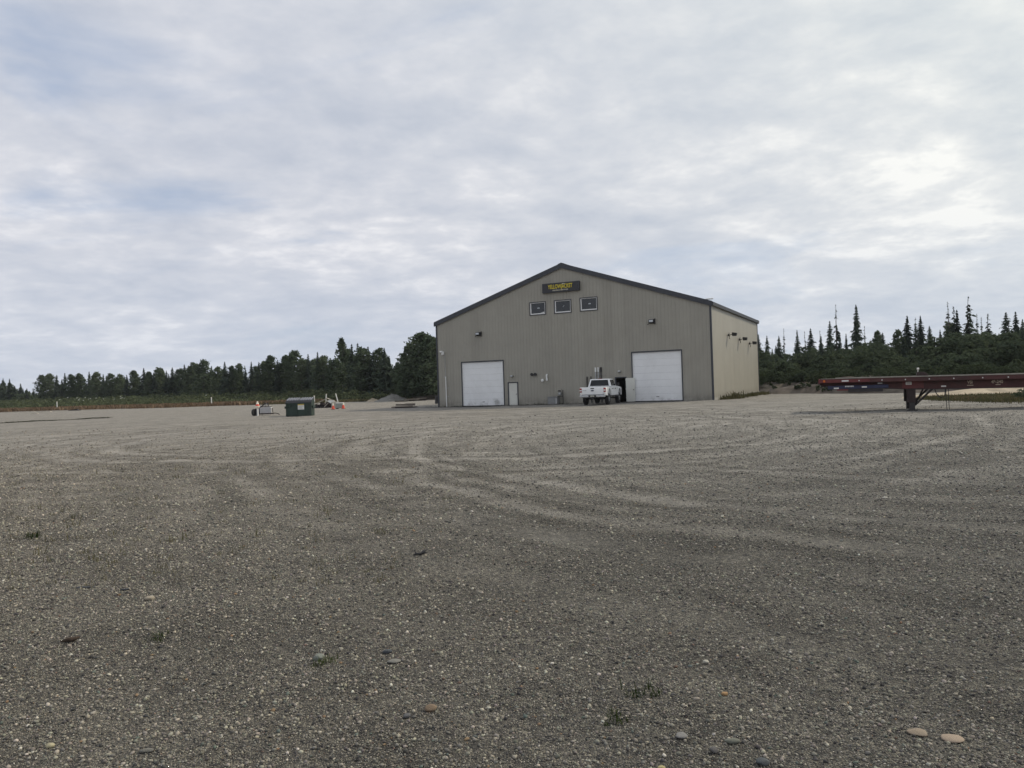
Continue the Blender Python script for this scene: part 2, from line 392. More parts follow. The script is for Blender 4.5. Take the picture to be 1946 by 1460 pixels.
# ------------------------------------------------------------------ metal building
def siding():
    m = pm("taupe_siding", (.320, .304, .258), 0.5, 0.0, 0.05, 0.8, dirt=(.22, .20, .155), dirt_amt=0.2)
    nt = m.node_tree; b = nt.nodes['Principled BSDF']; src = b.inputs['Base Color'].links[0].from_socket
    tc = nt.nodes.new('ShaderNodeTexCoord').outputs['Object']; sp = nd(nt, 'ShaderNodeSeparateXYZ', {0: tc})
    s = math_n(nt, 'ADD', sp.outputs[0], sp.outputs[1])
    sheet = nd(nt, 'ShaderNodeTexWhiteNoise', {'W': math_n(nt, 'FLOOR', math_n(nt, 'DIVIDE', s, 0.915))}, noise_dimensions='1D').outputs[0]      # each sheet weathers on its own
    f = maprange(nt, sheet, 0, 1, .955, 1.045, False)
    c = mix_c(nt, 1.0, src, nd(nt, 'ShaderNodeCombineColor', {0: f, 1: f, 2: f}).outputs[0], 'MULTIPLY')
    streak = noise(nt, nd(nt, 'ShaderNodeMapping', {'Vector': tc, 'Scale': (3.2, 3.2, .16)}).outputs[0], 1.0, 5, .65)
    c = mix_c(nt, maprange(nt, streak, .55, .80, 0, .30), c, (.215, .195, .15))
    spl = math_n(nt, 'MULTIPLY', maprange(nt, sp.outputs[2], .0, .95, 1.0, 0.0), maprange(nt, noise(nt, tc, 2.2, 6, .7), .35, .65, .15, 1.0))        # mud splashed up the foot of the wall
    c = mix_c(nt, math_n(nt, 'MULTIPLY', spl, .65), c, (.13, .12, .095))
    nt.links.new(c, b.inputs['Base Color']); return m
M_SIDING = siding()
M_TRIM = pm("dark_trim", (.036, .040, .050), 0.5, 0, 0.08, 2)
M_DOOR = pm("white_door", (.84, .85, .85), 0.45, 0, 0.03, 1.2, dirt=(.50, .50, .48), dirt_amt=0.2)
def door_grime():
    nt = M_DOOR.node_tree; b = nt.nodes['Principled BSDF']; src = b.inputs['Base Color'].links[0].from_socket
    tc = nt.nodes.new('ShaderNodeTexCoord').outputs['Object']; sp = nd(nt, 'ShaderNodeSeparateXYZ', {0: tc})
    g = math_n(nt, 'MULTIPLY', maprange(nt, sp.outputs[2], .0, .7, 1.0, 0.0), maprange(nt, noise(nt, tc, 2.6, 6, .7, .4), .42, .66, 0.0, 1.0))
    scuff = math_n(nt, 'MULTIPLY', maprange(nt, vmath(nt, 'DISTANCE', vmath(nt, 'MULTIPLY', tc, (1, 0, 1.6)), (6.1, 0, .55)), .1, .75, 1.0, 0.0), maprange(nt, noise(nt, tc, 1.9, 5, .7), .38, .6, 0.0, .8))
    nt.links.new(mix_c(nt, math_n(nt, 'MAXIMUM', math_n(nt, 'MULTIPLY', g, .55), scuff), src, (.30, .30, .285)), b.inputs['Base Color'])
door_grime()
M_DOOR2 = pm("ivory_door", (.66, .66, .60), 0.45, 0, 0.04, 1.5, dirt=(.40, .38, .33), dirt_amt=0.35)
M_ROOF = pm("dark_roof", (.05, .055, .065), 0.45, 0, 0.08, 2)
M_CONC = pm("concrete", (.33, .32, .29), 0.9, 0, 0.15, 2, 0.3, 30, dirt=(.16, .15, .12), dirt_amt=0.5)
M_DARKIN = pm("dark_lining", (.05, .05, .05), 0.9)
M_VINYL = pm("white_vinyl", (.80, .80, .78), 0.4, 0, 0.03)
M_GLASS = pm("window_glass", (.014, .018, .022), 0.06, 0, 0.02, 2, spec=0.6)
M_BLACK = pm("black_metal", (.018, .018, .02), 0.5, 0, 0.1)
M_LENS = pm("lamp_lens", (.55, .58, .60), 0.12, 0, 0.02)
M_GREY = pm("grey_metal", (.22, .225, .225), 0.5, 0.2, 0.1, 5, dirt=(.13, .10, .07), dirt_amt=0.4)
M_GALV = pm("galvanised", (.42, .43, .43), 0.4, 0.6, 0.1, 6)
M_WHITE = pm("white_paint", (.78, .78, .75), 0.45, 0, 0.04, 4)
M_PANEMARK = pm("pale_mark", (.42, .45, .47), 0.6)

BW, BD, EAVE, APEX, AX = 25.56, 24.4, 7.9, 12.13, 12.9
ANG = math.atan2(-0.438, 0.899)
bld = thing('metal_building', 'large taupe metal sided shop with dark roof trim and two white overhead doors', 'building', (-6.96, 72.4, 0), ANG)
BM = Matrix.Translation((-6.96, 72.4, 0)) @ Matrix.Rotation(ANG, 4, 'Z')
def bworld(s, y, z=0): return BM @ Vector((s, y, z))
def gable(s): return EAVE + (APEX - EAVE) * (s / AX if s <= AX else (BW - s) / (BW - AX))

def ribbed(name, length, topf, openings, mapf, pitch=0.305, depth=0.034, z0=-0.35, extra=()):
    prof = []
    k = 0
    while k * pitch < length:
        a = k * pitch
        for q, o in ((0, 0), (.115, 0), (.13, depth), (.165, depth), (.18, 0)):
            if a + q < length: prof.append((a + q, o))
        k += 1
    prof.append((length, 0))
    def off(s):
        for (a, oa), (b, ob) in zip(prof, prof[1:]):
            if a <= s <= b: return oa + (ob - oa) * (s - a) / max(b - a, 1e-6)
        return 0
    cuts = sorted(set([round(p[0], 4) for p in prof] + [round(q, 4) for o in openings for q in o[:2]] + [round(q, 4) for q in extra]))
    mb = MB()
    for a, b in zip(cuts, cuts[1:]):
        if b - a < 1e-4: continue
        mid = (a + b) / 2
        holes = sorted([(o[2], o[3]) for o in openings if o[0] < mid < o[1]])
        lo = z0; spans = []
        for h0, h1 in holes:
            if h0 > lo: spans.append((lo, h0, False))
            lo = h1
        spans.append((lo, None, True))
        oa, ob = off(a), off(b)
        for u, v, top in spans:
            va, vb = (topf(a), topf(b)) if top else (v, v)
            mb.add([mapf(a, oa, u), mapf(b, ob, u), mapf(b, ob, vb), mapf(a, oa, va)], [(0, 1, 2, 3)])
    return mb.build(name, M_SIDING, bld)

LD = (2.62, 6.92, -0.4, 4.05); RD = (18.95, 23.10, -0.4, 4.18)
PD = (7.40, 8.29, -0.4, 2.03); OD = (17.48, 18.36, -0.4, 2.14)
WINS = [(9.79, 11.23, 8.0, 9.04), (12.16, 13.63, 8.0, 9.04), (14.55, 16.03, 8.03, 9.07)]
ribbed('front_wall', BW, gable, [LD, RD, PD, OD] + WINS, lambda s, o, z: (s, -o, z), depth=.017, extra=(AX,))
ribbed('side_wall', BD, lambda s: EAVE, [], lambda s, o, z: (BW + o, s, z), depth=.006)
ribbed('side_wall', BD, lambda s: EAVE, [], lambda s, o, z: (-o, s, z), depth=.006)
ribbed('rear_wall', BW, gable, [], lambda s, o, z: (s, BD + o, z), extra=(AX,))
# inner lining so that the open doorway looks into a dark hall
mb = MB()
mb.add([(.1, .3, .02), (BW - .1, .3, .02), (BW - .1, BD - .2, .02), (.1, BD - .2, .02)], [(0, 1, 2, 3)])
mb.build('floor_slab', M_CONC, bld)
mb = MB(); mb.box((15.6, 4.5, 0.03), (21, 4.7, 3.2)); mb.build('partition', M_DARKIN, bld)
# foundation edge at the foot of the side wall
mb = MB(); mb.box((BW + .012, .051, -.35), (BW + .04, BD - .051, .30)); mb.build('foundation', M_CONC, bld, bevel=.01)
# roof: two slopes that overhang a little
def slope(x0, z0, x1, z1):
    mb = MB()
    n = Vector((-(z1 - z0), 0, x1 - x0)).normalized() * .10
    if n.z < 0: n = -n
    a, b = Vector((x0, 0, z0)), Vector((x1, 0, z1))
    mb.prism([(a.x, a.z), (b.x, b.z), (b.x + n.x, b.z + n.z), (a.x + n.x, a.z + n.z)], -.10, BD + .10, 'y')
    return mb
sl = (APEX - EAVE) / AX; sr = (APEX - EAVE) / (BW - AX)
rf = slope(-.16, EAVE - .16 * sl + .012, AX, APEX + .012).build('roof_slope', M_ROOF, bld)
rf2 = slope(BW + .16, EAVE - .16 * sr + .012, AX, APEX + .012).build('roof_slope', M_ROOF, bld)
mb = MB(); mb.prism([(AX - .3, APEX + .03), (AX, APEX + .14), (AX + .3, APEX + .03), (AX + .3, APEX + .10), (AX, APEX + .20), (AX - .3, APEX + .10)], -.11, BD + .11, 'y')
mb.build('ridge_cap', M_ROOF, bld)
def rake(x0, z0, x1, z1, y0, y1):
    mb = MB(); mb.prism([(x0, z0 - .27), (x1, z1 - .27), (x1, z1 + .15), (x0, z0 + .15)], y0, y1, 'y')
    return mb.build('rake_trim', M_TRIM, bld)
for y0, y1 in ((-.15, -.102), (BD + .102, BD + .15)):
    rake(-.17, EAVE - .17 * sl, AX - .001, APEX, y0, y1)
    rake(AX + .001, APEX, BW + .17, EAVE - .17 * sr, y0, y1)
for x0, x1 in ((BW + .10, BW + .22), (-.22, -.10)):
    mb = MB(); mb.prism([(x0, EAVE - .24), (x1, EAVE - .24), (x1 + (.03 if x0 > 0 else -.03), EAVE + .0), (x0, EAVE + .0)], -.10, BD + .10, 'y')
    mb.build('gutter', M_TRIM, bld)
for x0, x1, y0, y1 in ((BW - .10, BW + .05, -.05, .10), (-.05, .09, -.05, .10), (BW - .10, BW + .05, BD - .1, BD + .05), (-.05, .1, BD - .1, BD + .05)):
    mb = MB(); mb.box((x0, y0, -.35), (x1, y1, EAVE - .25)); mb.build('corner_trim', M_TRIM, bld)
# overhead doors: sectional, set back in a dark jamb
def overhead(op, zb, label):
    x0, x1, _, z1 = op
    mb = MB()
    for a, b in ((x0 - .05, x0 + .02), (x1 - .02, x1 + .06)): mb.box((a, -.055, -.1), (b, .16, z1))
    mb.box((x0 - .05, -.055, z1 + .001), (x1 + .06, .16, z1 + .10))
    root = mb.build('overhead_door', M_TRIM, bld); root['label'] = label
    n = 7; h = (z1 - zb) / n
    for k in range(n):
        mb = MB(); za, zc = zb + k * h + .003, zb + (k + 1) * h - .003
        mb.box((x0 + .025, .07, za), (x1 - .025, .12, zc))
        for j in range(4):                                   # pressed ribs along each section
            zr = za + (zc - za) * (j + .5) / 4
            mb.box((x0 + .03, .0665, zr - .012), (x1 - .03, .0698, zr + .012))
        mb.build('door_section', M_DOOR, root)
    mb = MB(); mb.box((x0 + .02, .06, zb - .12), (x1 - .02, .13, zb)); mb.build('bottom_seal', M_BLACK, root)
    mb = MB(); mb.box(((x0 + x1) / 2 - .12, .045, zb + .30), ((x0 + x1) / 2 + .12, .0655, zb + .36)); mb.build('pull_handle', M_GREY, root)
    mb = MB()
    mb.box((x0 + .021, .03, zb), (x0 + .085, .0655, z1)); mb.box((x1 - .085, .03, zb), (x1 - .021, .0655, z1))
    mb.each('track_cover', M_VINYL, root)
overhead(LD, .06, 'left overhead door, white with scuffs low down at its right')
overhead(RD, .16, 'right overhead door, clean white, behind the opened entry door')
# closed entry door
def jamb(op, parent_name):
    x0, x1, _, z1 = op
    mb = MB()
    for a, b in ((x0 - .07, x0 + .02), (x1 - .02, x1 + .07)): mb.box((a, -.055, -.1), (b, .12, z1))
    mb.box((x0 - .07, -.055, z1 + .001), (x1 + .07, .12, z1 + .08))
    return mb.build(parent_name, M_TRIM, bld)
j1 = jamb(PD, 'entry_door'); j1['label'] = 'closed ivory entry door beside the left overhead door'
mb = MB(); mb.box((PD[0] + .021, .0, .03), (PD[1] - .021, .045, 2.025)); leaf = mb.build('door_leaf', M_DOOR2, j1)
mb = MB(); mb.lathe([(.03, 0), (.03, -.03), (.012, -.03), (.012, -.06), (.032, -.07), (.032, -.10)], 10, (PD[1] - .12, -.001, 1.02), 'y'); mb.build('handle', M_BLACK, leaf)
j2 = jamb(OD, 'entry_door'); j2['label'] = 'entry door standing wide open beside the white pickup'
# its leaf is swung right round over the edge of the right overhead door
mb = MB(); mb.box((OD[1] + .03, -.13, .14), (OD[1] + .80, -.085, 2.11)); leaf2 = mb.build('door_leaf', M_DOOR2, j2)
mb = MB(); mb.lathe([(.03, 0), (.03, -.03), (.012, -.03), (.012, -.06), (.036, -.07), (.036, -.10)], 10, (OD[1] + .70, -.131, 1.12), 'y'); mb.build('handle', M_BLACK, leaf2)
mb = MB()
for z in (.4, 1.15, 1.9): mb.box((OD[1] - .01, -.12, z), (OD[1] + .035, -.06, z + .1))
mb.each('hinge', M_GALV, j2)
# gable windows
for i, (x0, x1, z0, z1) in enumerate(WINS):
    mb = MB()
    for a, b in (((x0 - .07, -.05, z0 - .07), (x0 - .001, .03, z1 + .07)), ((x1 + .001, -.05, z0 - .07), (x1 + .07, .03, z1 + .07)), ((x0, -.05, z0 - .07), (x1, .03, z0 - .001)), ((x0, -.05, z1 + .001), (x1, .03, z1 + .07))):
        mb.box(a, b)
    wf = mb.build('window', M_TRIM, bld)
    mb = MB(); w = .09; w2_ = .045
    for a, b in (((x0 + .002, -.02, z0 + .002), (x0 + w, .06, z1 - .002)), ((x1 - w2_, -.02, z0 + .002), (x1 - .002, .06, z1 - .002)), ((x0 + w, -.02, z0 + .002), (x1 - w2_, .06, z0 + w)), ((x0 + w, -.02, z1 - w2_), (x1 - w2_, .06, z1 - .002))):
        mb.box(a, b)
    mb.build('frame', M_VINYL, wf, bevel=.006, seg=1)
    mb = MB(); mb.box((x0 + w, .035, z0 + w), (x1 - w2_, .05, z1 - w2_)); mb.build('pane', M_GLASS, wf)
    cx, cz = (x0 + x1) / 2 + .05, (z0 + z1) / 2 + .03
    mb = MB()
    if i == 1: mb.prism([(cx - .09, cz - .09), (cx - .02, cz - .06), (cx + .09, cz + .09), (cx + .05, cz + .09)], .0295, .0335, 'y')
    else: mb.prism([(cx - .13, cz - .04), (cx + .12, cz - .05), (cx + .13, cz + .05), (cx - .05, cz + .06)], .0295, .0335, 'y')
    mb.build('pane_mark', M_PANEMARK, wf)  # small pale shape just in front of the pane
    if i == 0:
        mb = MB(); mb.prism([(x1 - .48, z0 + .13), (x1 - .11, z0 + .11), (x1 - .11, z0 + .20)], .0295, .0335, 'y'); mb.build('curtain_corner', M_VINYL, wf)
# flood lamps on the front: a hooded box on a wall plate
def flood(s, z):
    mb = MB(); mb.box((s + .14, -.12, z - .24), (s + .20, -.036, z + .22)); mb.box((s - .05, -.12, z - .06), (s + .14, -.06, z + .06)); root = mb.build('flood_lamp', M_BLACK, bld)
    mb = MB(); mb.prism([(-.12, z + .17), (-.40, z + .12), (-.40, z - .10), (-.12, z - .20)], s - .30, s + .135, 'x'); 
    mb.v = [(x, y, zz) for x, y, zz in mb.v]
    mb2 = mb.build('housing', M_BLACK, root, bevel=.02, seg=1)
    mb = MB(); mb.box((s - .24, -.412, z - .07), (s + .09, -.402, z + .09)); mb.build('lens', M_LENS, root)
    mb = MB(); mb.tube([(s - .33, -.10, z - .18), (s - .45, -.16, z - .26)], .03, 6); mb.build('photocell', M_BLACK, root)
flood(4.64, 6.62); flood(20.85, 6.70)
# twin-arm flood lamps along the side wall
for y in (7.02, 12.61, 18.46):
    z = 5.60 - (y - 7.02) * .03
    mb = MB(); mb.box((BW + .036, y - .08, z - .1), (BW + .12, y + .08, z + .1)); root = mb.build('side_lamp', M_BLACK, bld)
    mb = MB(); mb.tube([(BW + .12, y, z), (BW + .42, y, z + .06)], .03, 6); mb.tube([(BW + .14, y - .15, z + .2), (BW + .14, y + .12, z - .34)], .025, 6); mb.build('arm', M_BLACK, root)
    mb = MB(); mb.prism([(BW + .38, z + .22), (BW + .80, z + .16), (BW + .74, z - .10), (BW + .40, z - .10)], y - .20, y + .20, 'y'); h = mb.build('housing', M_BLACK, root, bevel=.02, seg=1)
# small lamps over the entry doors
for s, z in ((7.82, 2.62), (17.86, 2.66)):
    mb = MB(); mb.box((s - .09, -.06, z - .06), (s + .09, -.036, z + .08)); root = mb.build('door_lamp', M_BLACK, bld)
    mb = MB(); mb.lathe([(.11, .10), (.15, 0), (.13, -.02), (.05, -.05)], 12, (s, -.19, z)); mb.build('shade', M_GALV, root)
# two black round vents, a white louvre box, a white round cap
for s in (9.80, 10.13):
    mb = MB(); mb.lathe([(.10, 0), (.10, -.10), (.135, -.14), (.135, -.19)], 14, (s, -.03, 2.72), 'y'); mb.build('wall_vent', M_BLACK, bld)
mb = MB(); mb.lathe([(.10, 0), (.13, -.05), (.13, -.14), (.07, -.18)], 14, (10.79, -.03, 2.16), 'y'); c = mb.build('vent_cap', M_WHITE, bld)
mb = MB(); mb.tube([(11.20, -.03, 2.66), (11.20, -.13, 2.66), (11.23, -.15, 2.12)], .075, 10); mb.build('exhaust_pipe', M_WHITE, bld)
# three conduits with pale caps over the meter bank, two shorter dark ones beside it
for i, s in enumerate((15.74, 15.98, 16.22)):
    mb = MB(); mb.tube([(s, -.10, .1), (s, -.10, 3.02 - (.02 if i == 2 else 0))], .05, 8); root = mb.build('conduit', M_GALV if i < 2 else M_BLACK, bld)
    mb = MB(); mb.tube([(s, -.10, 2.72), (s, -.10, 3.10)], .075, 8); mb.build('weather_head', M_WHITE if i < 2 else M_BLACK, root)
    mb = MB()
    for z in (.8, 1.7, 2.5): mb.box((s - .09, -.10, z), (s + .09, -.034, z + .05))
    mb.each('strap', M_GALV, root)
for s in (14.94, 15.30):
    mb = MB(); mb.tube([(s, -.09, .1), (s, -.09, 2.35)], .05, 8); mb.build('conduit', M_BLACK, bld)
# mast with a small camera at the left corner, and the pale standpipe below it
mb = MB(); mb.tube([(.90, -.06, 2.85), (.84, -.06, 4.85)], .018, 6); root = mb.build('camera_cable', M_GALV, bld)
mb = MB(); mb.box((.60, -.10, 4.90), (.80, -.036, 5.20)); mb.tube([(.70, -.10, 5.05), (.70, -.24, 5.10)], .03, 6)
mb.lathe([(.05, -.20), (.075, -.18), (.075, .08), (.05, .1)], 10, (.70, -.34, 5.18), 'x'); mb.lathe([(.05, -.12), (.07, -.10), (.07, .10), (.05, .12)], 10, (.74, -.30, 4.98), 'z')
cm = mb.build('security_camera', M_WHITE, bld)
mb = MB(); mb.tube([(.93, -.10, 0), (.91, -.10, 2.84)], .05, 8); sp_ = mb.build('standpipe', M_WHITE, bld)
mb = MB()
for z in (.95, 1.75): mb.tube([(.93, -.10, z), (1.16, -.12, z), (1.22, -.12, z + .05)], .018, 6)
mb.tube([(.75, -.10, 2.80), (.93, -.10, 2.84)], .03, 6); mb.each('bracket', M_GALV, sp_)
# roof aerials
mb = MB(); mb.tube([(BW - .3, .5, EAVE), (BW - .3, .5, EAVE + .35)], .02, 6); mb.lathe([(.03, -.35), (.06, -.1), (.06, .3), (.03, .32)], 8, (BW - .18, .5, EAVE + .34), 'x'); mb.build('roof_camera', M_WHITE, bld)
mb = MB(); mb.tube([(3.4, 8, gable(3.4)), (3.4, 8, gable(3.4) + 1.1)], .03, 6); mb.tube([(3.1, 8, gable(3.4) + 1.0), (3.7, 8, gable(3.4) + 1.0)], .02, 6); mb.build('aerial', M_GALV, bld)

# sign on the gable: yellow lettering on a black box
M_SIGN = pm("sign_black", (.022, .022, .028), 0.45, 0, 0.1)
M_YEL = pm("sign_yellow", (.62, .50, .04), 0.5, 0, 0.35, 9)
M_SIGNW = pm("sign_white", (.62, .60, .48), 0.5)
sg = thing('company_sign', 'black sign with yellow lettering high on the gable above three windows', 'sign', bworld(12.84, -.06, 10.19), ANG)
mb = MB(); mb.box((-1.74, -.20, -.41), (1.74, .02, .41)); pn = mb.build('panel', M_SIGN, sg, bevel=.02, seg=1)
mb = MB()
for a, b in (((-1.72, -.2135, .34), (1.72, -.2015, .395)), ((-1.72, -.2135, -.395), (1.72, -.2015, -.34)), ((-1.72, -.2135, -.3395), (-1.66, -.2015, .3395)), ((1.66, -.2135, -.3395), (1.72, -.2015, .3395))): mb.box(a, b)
mb.build('frame', M_TRIM, sg)
tx = text_obj('lettering', 'YELLOWJACKET', .50, .008, M_YEL, sg, (-.02, -.222, .06), (R(90), 0, 0), 0.62, 0.012)
tx2 = text_obj('tagline', 'OILFIELD SERVICES', .135, .006, M_SIGNW, sg, (-.02, -.222, -.25), (R(90), 0, 0), 1.30, 0.003)
mb = MB(); mb.prism([(.12, .245), (.20, .32), (.32, .30), (.26, .25)], -.222, -.2142, 'y'); mb.prism([(.27, .25), (.34, .31), (.45, .27), (.36, .245)], -.222, -.2142, 'y'); mb.build('emblem', M_SIGNW, sg)

# strip of dark gravel along the foot of the walls
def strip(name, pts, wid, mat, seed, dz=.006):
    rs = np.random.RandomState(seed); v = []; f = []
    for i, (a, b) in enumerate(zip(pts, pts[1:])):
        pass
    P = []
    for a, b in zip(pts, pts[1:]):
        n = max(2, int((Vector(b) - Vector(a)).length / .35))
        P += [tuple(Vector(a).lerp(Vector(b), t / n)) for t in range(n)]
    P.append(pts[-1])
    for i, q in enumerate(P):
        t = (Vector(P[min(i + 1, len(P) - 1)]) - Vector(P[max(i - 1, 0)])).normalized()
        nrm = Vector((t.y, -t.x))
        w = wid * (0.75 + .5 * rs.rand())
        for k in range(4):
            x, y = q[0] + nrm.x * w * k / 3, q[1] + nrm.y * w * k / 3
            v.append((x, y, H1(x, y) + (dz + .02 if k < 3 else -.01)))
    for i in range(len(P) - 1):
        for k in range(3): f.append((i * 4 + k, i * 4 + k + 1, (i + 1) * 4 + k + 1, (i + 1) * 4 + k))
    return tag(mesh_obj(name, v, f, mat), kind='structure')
M_STRIP = pm("dark_gravel", (.075, .072, .068), 0.95, 0, 0.45, 5, 1.0, 26)  # darker gravel tone for the strip at the wall foot
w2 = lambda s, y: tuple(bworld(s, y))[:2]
strip('gravel_strip', [w2(-2.2, -.02), w2(18.9, -.02), w2(BW + .2, -.02)], .95, M_STRIP, 3)

# ------------------------------------------------------------------ utility gear at the wall
def at_wall(s, y): p = bworld(s, y); return (p.x, p.y, H1(p.x, p.y))
gm = thing('gas_meter', 'grey gas meter with pipes against the wall above the grey cabinet', 'gas meter', at_wall(12.55, -.28), ANG)
mb = MB(); mb.tube([(.20, 0, 0), (.20, 0, 1.25)], .035, 8); mb.tube([(.20, 0, .72), (-.28, 0, .72)], .03, 8); mb.tube([(-.28, 0, 1.16), (.08, 0, 1.16), (.12, 0, 1.35)], .03, 8); mb.build('pipework', M_BLACK, gm)
mb = MB(); mb.box((-.22, -.12, .80), (.08, .10, 1.08)); b_ = mb.build('meter_body', M_GREY, gm, bevel=.04)
mb = MB(); mb.lathe([(.08, 0), (.08, -.04)], 12, (-.06, -.12, .95), 'y'); mb.build('dial', M_GALV, b_)
mb = MB(); mb.lathe([(.10, -.04), (.13, 0), (.10, .04)], 12, (-.12, -.02, 1.19), 'z'); mb.build('regulator', M_BLACK, gm)
ub = thing('utility_cabinet', 'low grey steel cabinet standing at the wall beside the gas meter', 'utility box', at_wall(11.98, -.42), ANG)
mb = MB(); mb.box((-.50, -.30, .04), (.42, .25, .66)); c_ = mb.build('cabinet_body', M_GREY, ub, bevel=.015, seg=1)
mb = MB(); mb.box((-.52, -.32, .665), (.44, .27, .70)); mb.build('lid', M_GREY, ub)
mb = MB(); mb.box((-.44, -.315, .10), (.20, -.302, .60)); mb.build('door', M_GREY, ub)
mb = MB(); mb.box((.26, -.34, .10), (.38, -.302, .55)); mb.build('terminal_box', M_GALV, ub)

# ------------------------------------------------------------------ white pickup
M_TRUCK = pm("truck_white", (.80, .81, .81), 0.25, 0, 0.02, 2, spec=0.6, dirt=(.52, .50, .46), dirt_amt=0.22)
M_TGLASS = pm("tinted_glass", (.010, .012, .015), 0.08, 0, 0.0, spec=0.35)
M_RUBBER = pm("tyre_rubber", (.020, .020, .021), 0.85, 0, 0.2, 8)
M_CHROME = pm("chrome", (.45, .46, .47), 0.25, 0.8, 0.05)
M_RED = pm("tail_red", (.30, .015, .012), 0.2, 0, 0.05, spec=0.6)
M_PLATE = pm("licence_plate", (.42, .42, .36), 0.5)
tk = thing('pickup_truck', 'white lifted crew cab pickup parked facing the open entry door', 'truck', (6.52, 59.5, H1(6.52, 59.5)), R(-20))
# local frame: +Y forward, rear axle at the origin
WB, WR = 3.68, .45
def arch(cy, r, zc, n=9): return [(cy + r * math.cos(math.pi * k / n), zc + r * math.sin(math.pi * k / n)) for k in range(n + 1)]
TW = 1.0
def side_poly(y0, y1, zlo, top):
    pts = [(y1, zlo)]
    return pts
cab = [(3.68 + .98, .78), (3.68 + .56, .70)] + arch(WB, .54, .62)[0:0]
outline = [(4.62, .72)] + [p for p in arch(WB, .55, .66)] + [(3.05, .66), (.66, .66)]
body_poly = [(4.64, .70), (4.66, .98), (4.58, 1.24), (4.35, 1.30), (3.05, 1.40), (1.00, 1.37), (1.00, .68), (3.10, .68)] + [(q[0], q[1]) for q in reversed(arch(WB, .56, .68))][0:]
mb = MB(); mb.prism(body_poly, -TW, TW, 'x'); body = mb.build('cab_body', M_TRUCK, tk, bevel=.05, smooth='auto')
bed_poly = [(.985, .70), (.985, 1.36), (-1.20, 1.36), (-1.22, 1.10), (-1.18, .72), (-.60, .72)] + [q for q in reversed(arch(0, .56, .70))] + [(.60, .70)]
for sx in (-1, 1):
    mb = MB(); mb.prism(bed_poly, sx * TW, sx * (TW - .13), 'x'); mb.build('bed_side', M_TRUCK, tk, bevel=.03, smooth='auto')
    mb = MB()                                            # flared arch lip
    for cy, zc in ((0, .70), (WB, .68)):
        a = arch(cy, .60, zc); b = arch(cy, .545, zc)
        poly = a + b[::-1]
        mb.prism(poly, sx * (TW - .03), sx * (TW + .035), 'x')
    mb.each('arch_flare', M_TRUCK, tk)
mb = MB(); mb.box((-TW + .131, -1.15, .78), (TW - .131, .98, .84)); mb.build('bed_floor', M_BLACK, tk)
mb = MB(); mb.box((-TW + .131, .90, .841), (TW - .131, .984, 1.33)); mb.build('bed_front', M_TRUCK, tk)
# greenhouse
mb = MB()
b0, b1, t0, t1 = .98, 3.10, 1.18, 2.35
ZB, ZT = 1.38, 1.99
vs = [(-.93, b0, ZB), (.93, b0, ZB), (.93, b1, ZB), (-.93, b1, ZB), (-.76, t0, ZT), (.76, t0, ZT), (.76, t1, ZT), (-.76, t1, ZT)]
mb.add(vs, [(0, 3, 2, 1), (4, 5, 6, 7), (0, 1, 5, 4), (1, 2, 6, 5), (2, 3, 7, 6), (3, 0, 4, 7)])
gh = mb.build('cab_roof', M_TRUCK, tk, bevel=.05, smooth='auto')
def glass(name, quad, push, parent, mat=M_TGLASS, th=.012):
    q = [Vector(p) for p in quad]; n = (q[1] - q[0]).cross(q[3] - q[0]).normalized()
    if n.dot(Vector(push)) < 0: n = -n
    mb = MB(); mb.add([p + n * .003 for p in q] + [p + n * (.003 + th) for p in q], [(0, 1, 2, 3), (4, 7, 6, 5), (0, 4, 5, 1), (1, 5, 6, 2), (2, 6, 7, 3), (3, 7, 4, 0)])
    return mb.build(name, mat, parent)
def lerp3(a, b, t): return tuple(a[i] + (b[i] - a[i]) * t for i in range(3))
def patch(c00, c10, c11, c01, u0, u1, v0, v1):
    f = lambda u, v: lerp3(lerp3(c00, c10, u), lerp3(c01, c11, u), v)
    return [f(u0, v0), f(u1, v0), f(u1, v1), f(u0, v1)]
glass('rear_window', patch(vs[0], vs[1], vs[5], vs[4], .08, .92, .10, .86), (0, -1, 0), gh)
glass('windshield', patch(vs[2], vs[3], vs[7], vs[6], .06, .94, .06, .92), (0, 1, .4), gh)
for sgn, (c0, c1, c2, c3) in ((1, (vs[1], vs[2], vs[6], vs[5])), (-1, (vs[0], vs[3], vs[7], vs[4]))):
    glass('side_window', patch(c0, c1, c2, c3, .10, .40, .10, .84), (sgn, 0, .2), gh)
    glass('side_window', patch(c0, c1, c2, c3, .46, .90, .10, .84), (sgn, 0, .2), gh)
mb = MB(); mb.box((-.16, t0 + .02, ZT - .03), (.16, t0 + .10, ZT + .02)); mb.build('brake_lamp', M_RED, gh)
# tailgate with handle, oval emblem and badge
mb = MB(); mb.box((-TW + .15, -1.235, .80), (TW - .15, -1.16, 1.36)); tg = mb.build('tailgate', M_TRUCK, tk, bevel=.025, smooth='auto')
mb = MB(); mb.box((-.16, -1.252, 1.23), (.12, -1.236, 1.30)); mb.build('handle', M_BLACK, tg)
M_BLUE = pm("badge_blue", (.010, .016, .05), 0.3)
mb = MB(); mb.lathe([(.11, 0), (.11, -.016)], 18, (0, 0, 0), 'y'); mb.v = [(x * 1.15 - .02, y - 1.236, z * .45 + 1.10) for x, y, z in mb.v]; mb.build('emblem', M_BLUE, tg)
text_obj('badge', 'F-150', .10, .004, M_GREY, tg, (-.62, -1.241, 1.12), (R(90), 0, 0), 1.2)
mb = MB(); mb.box((-TW + .2, -1.246, .86), (TW - .2, -1.236, .90)); mb.build('crease', M_TRUCK, tg, bevel=.004, seg=1)
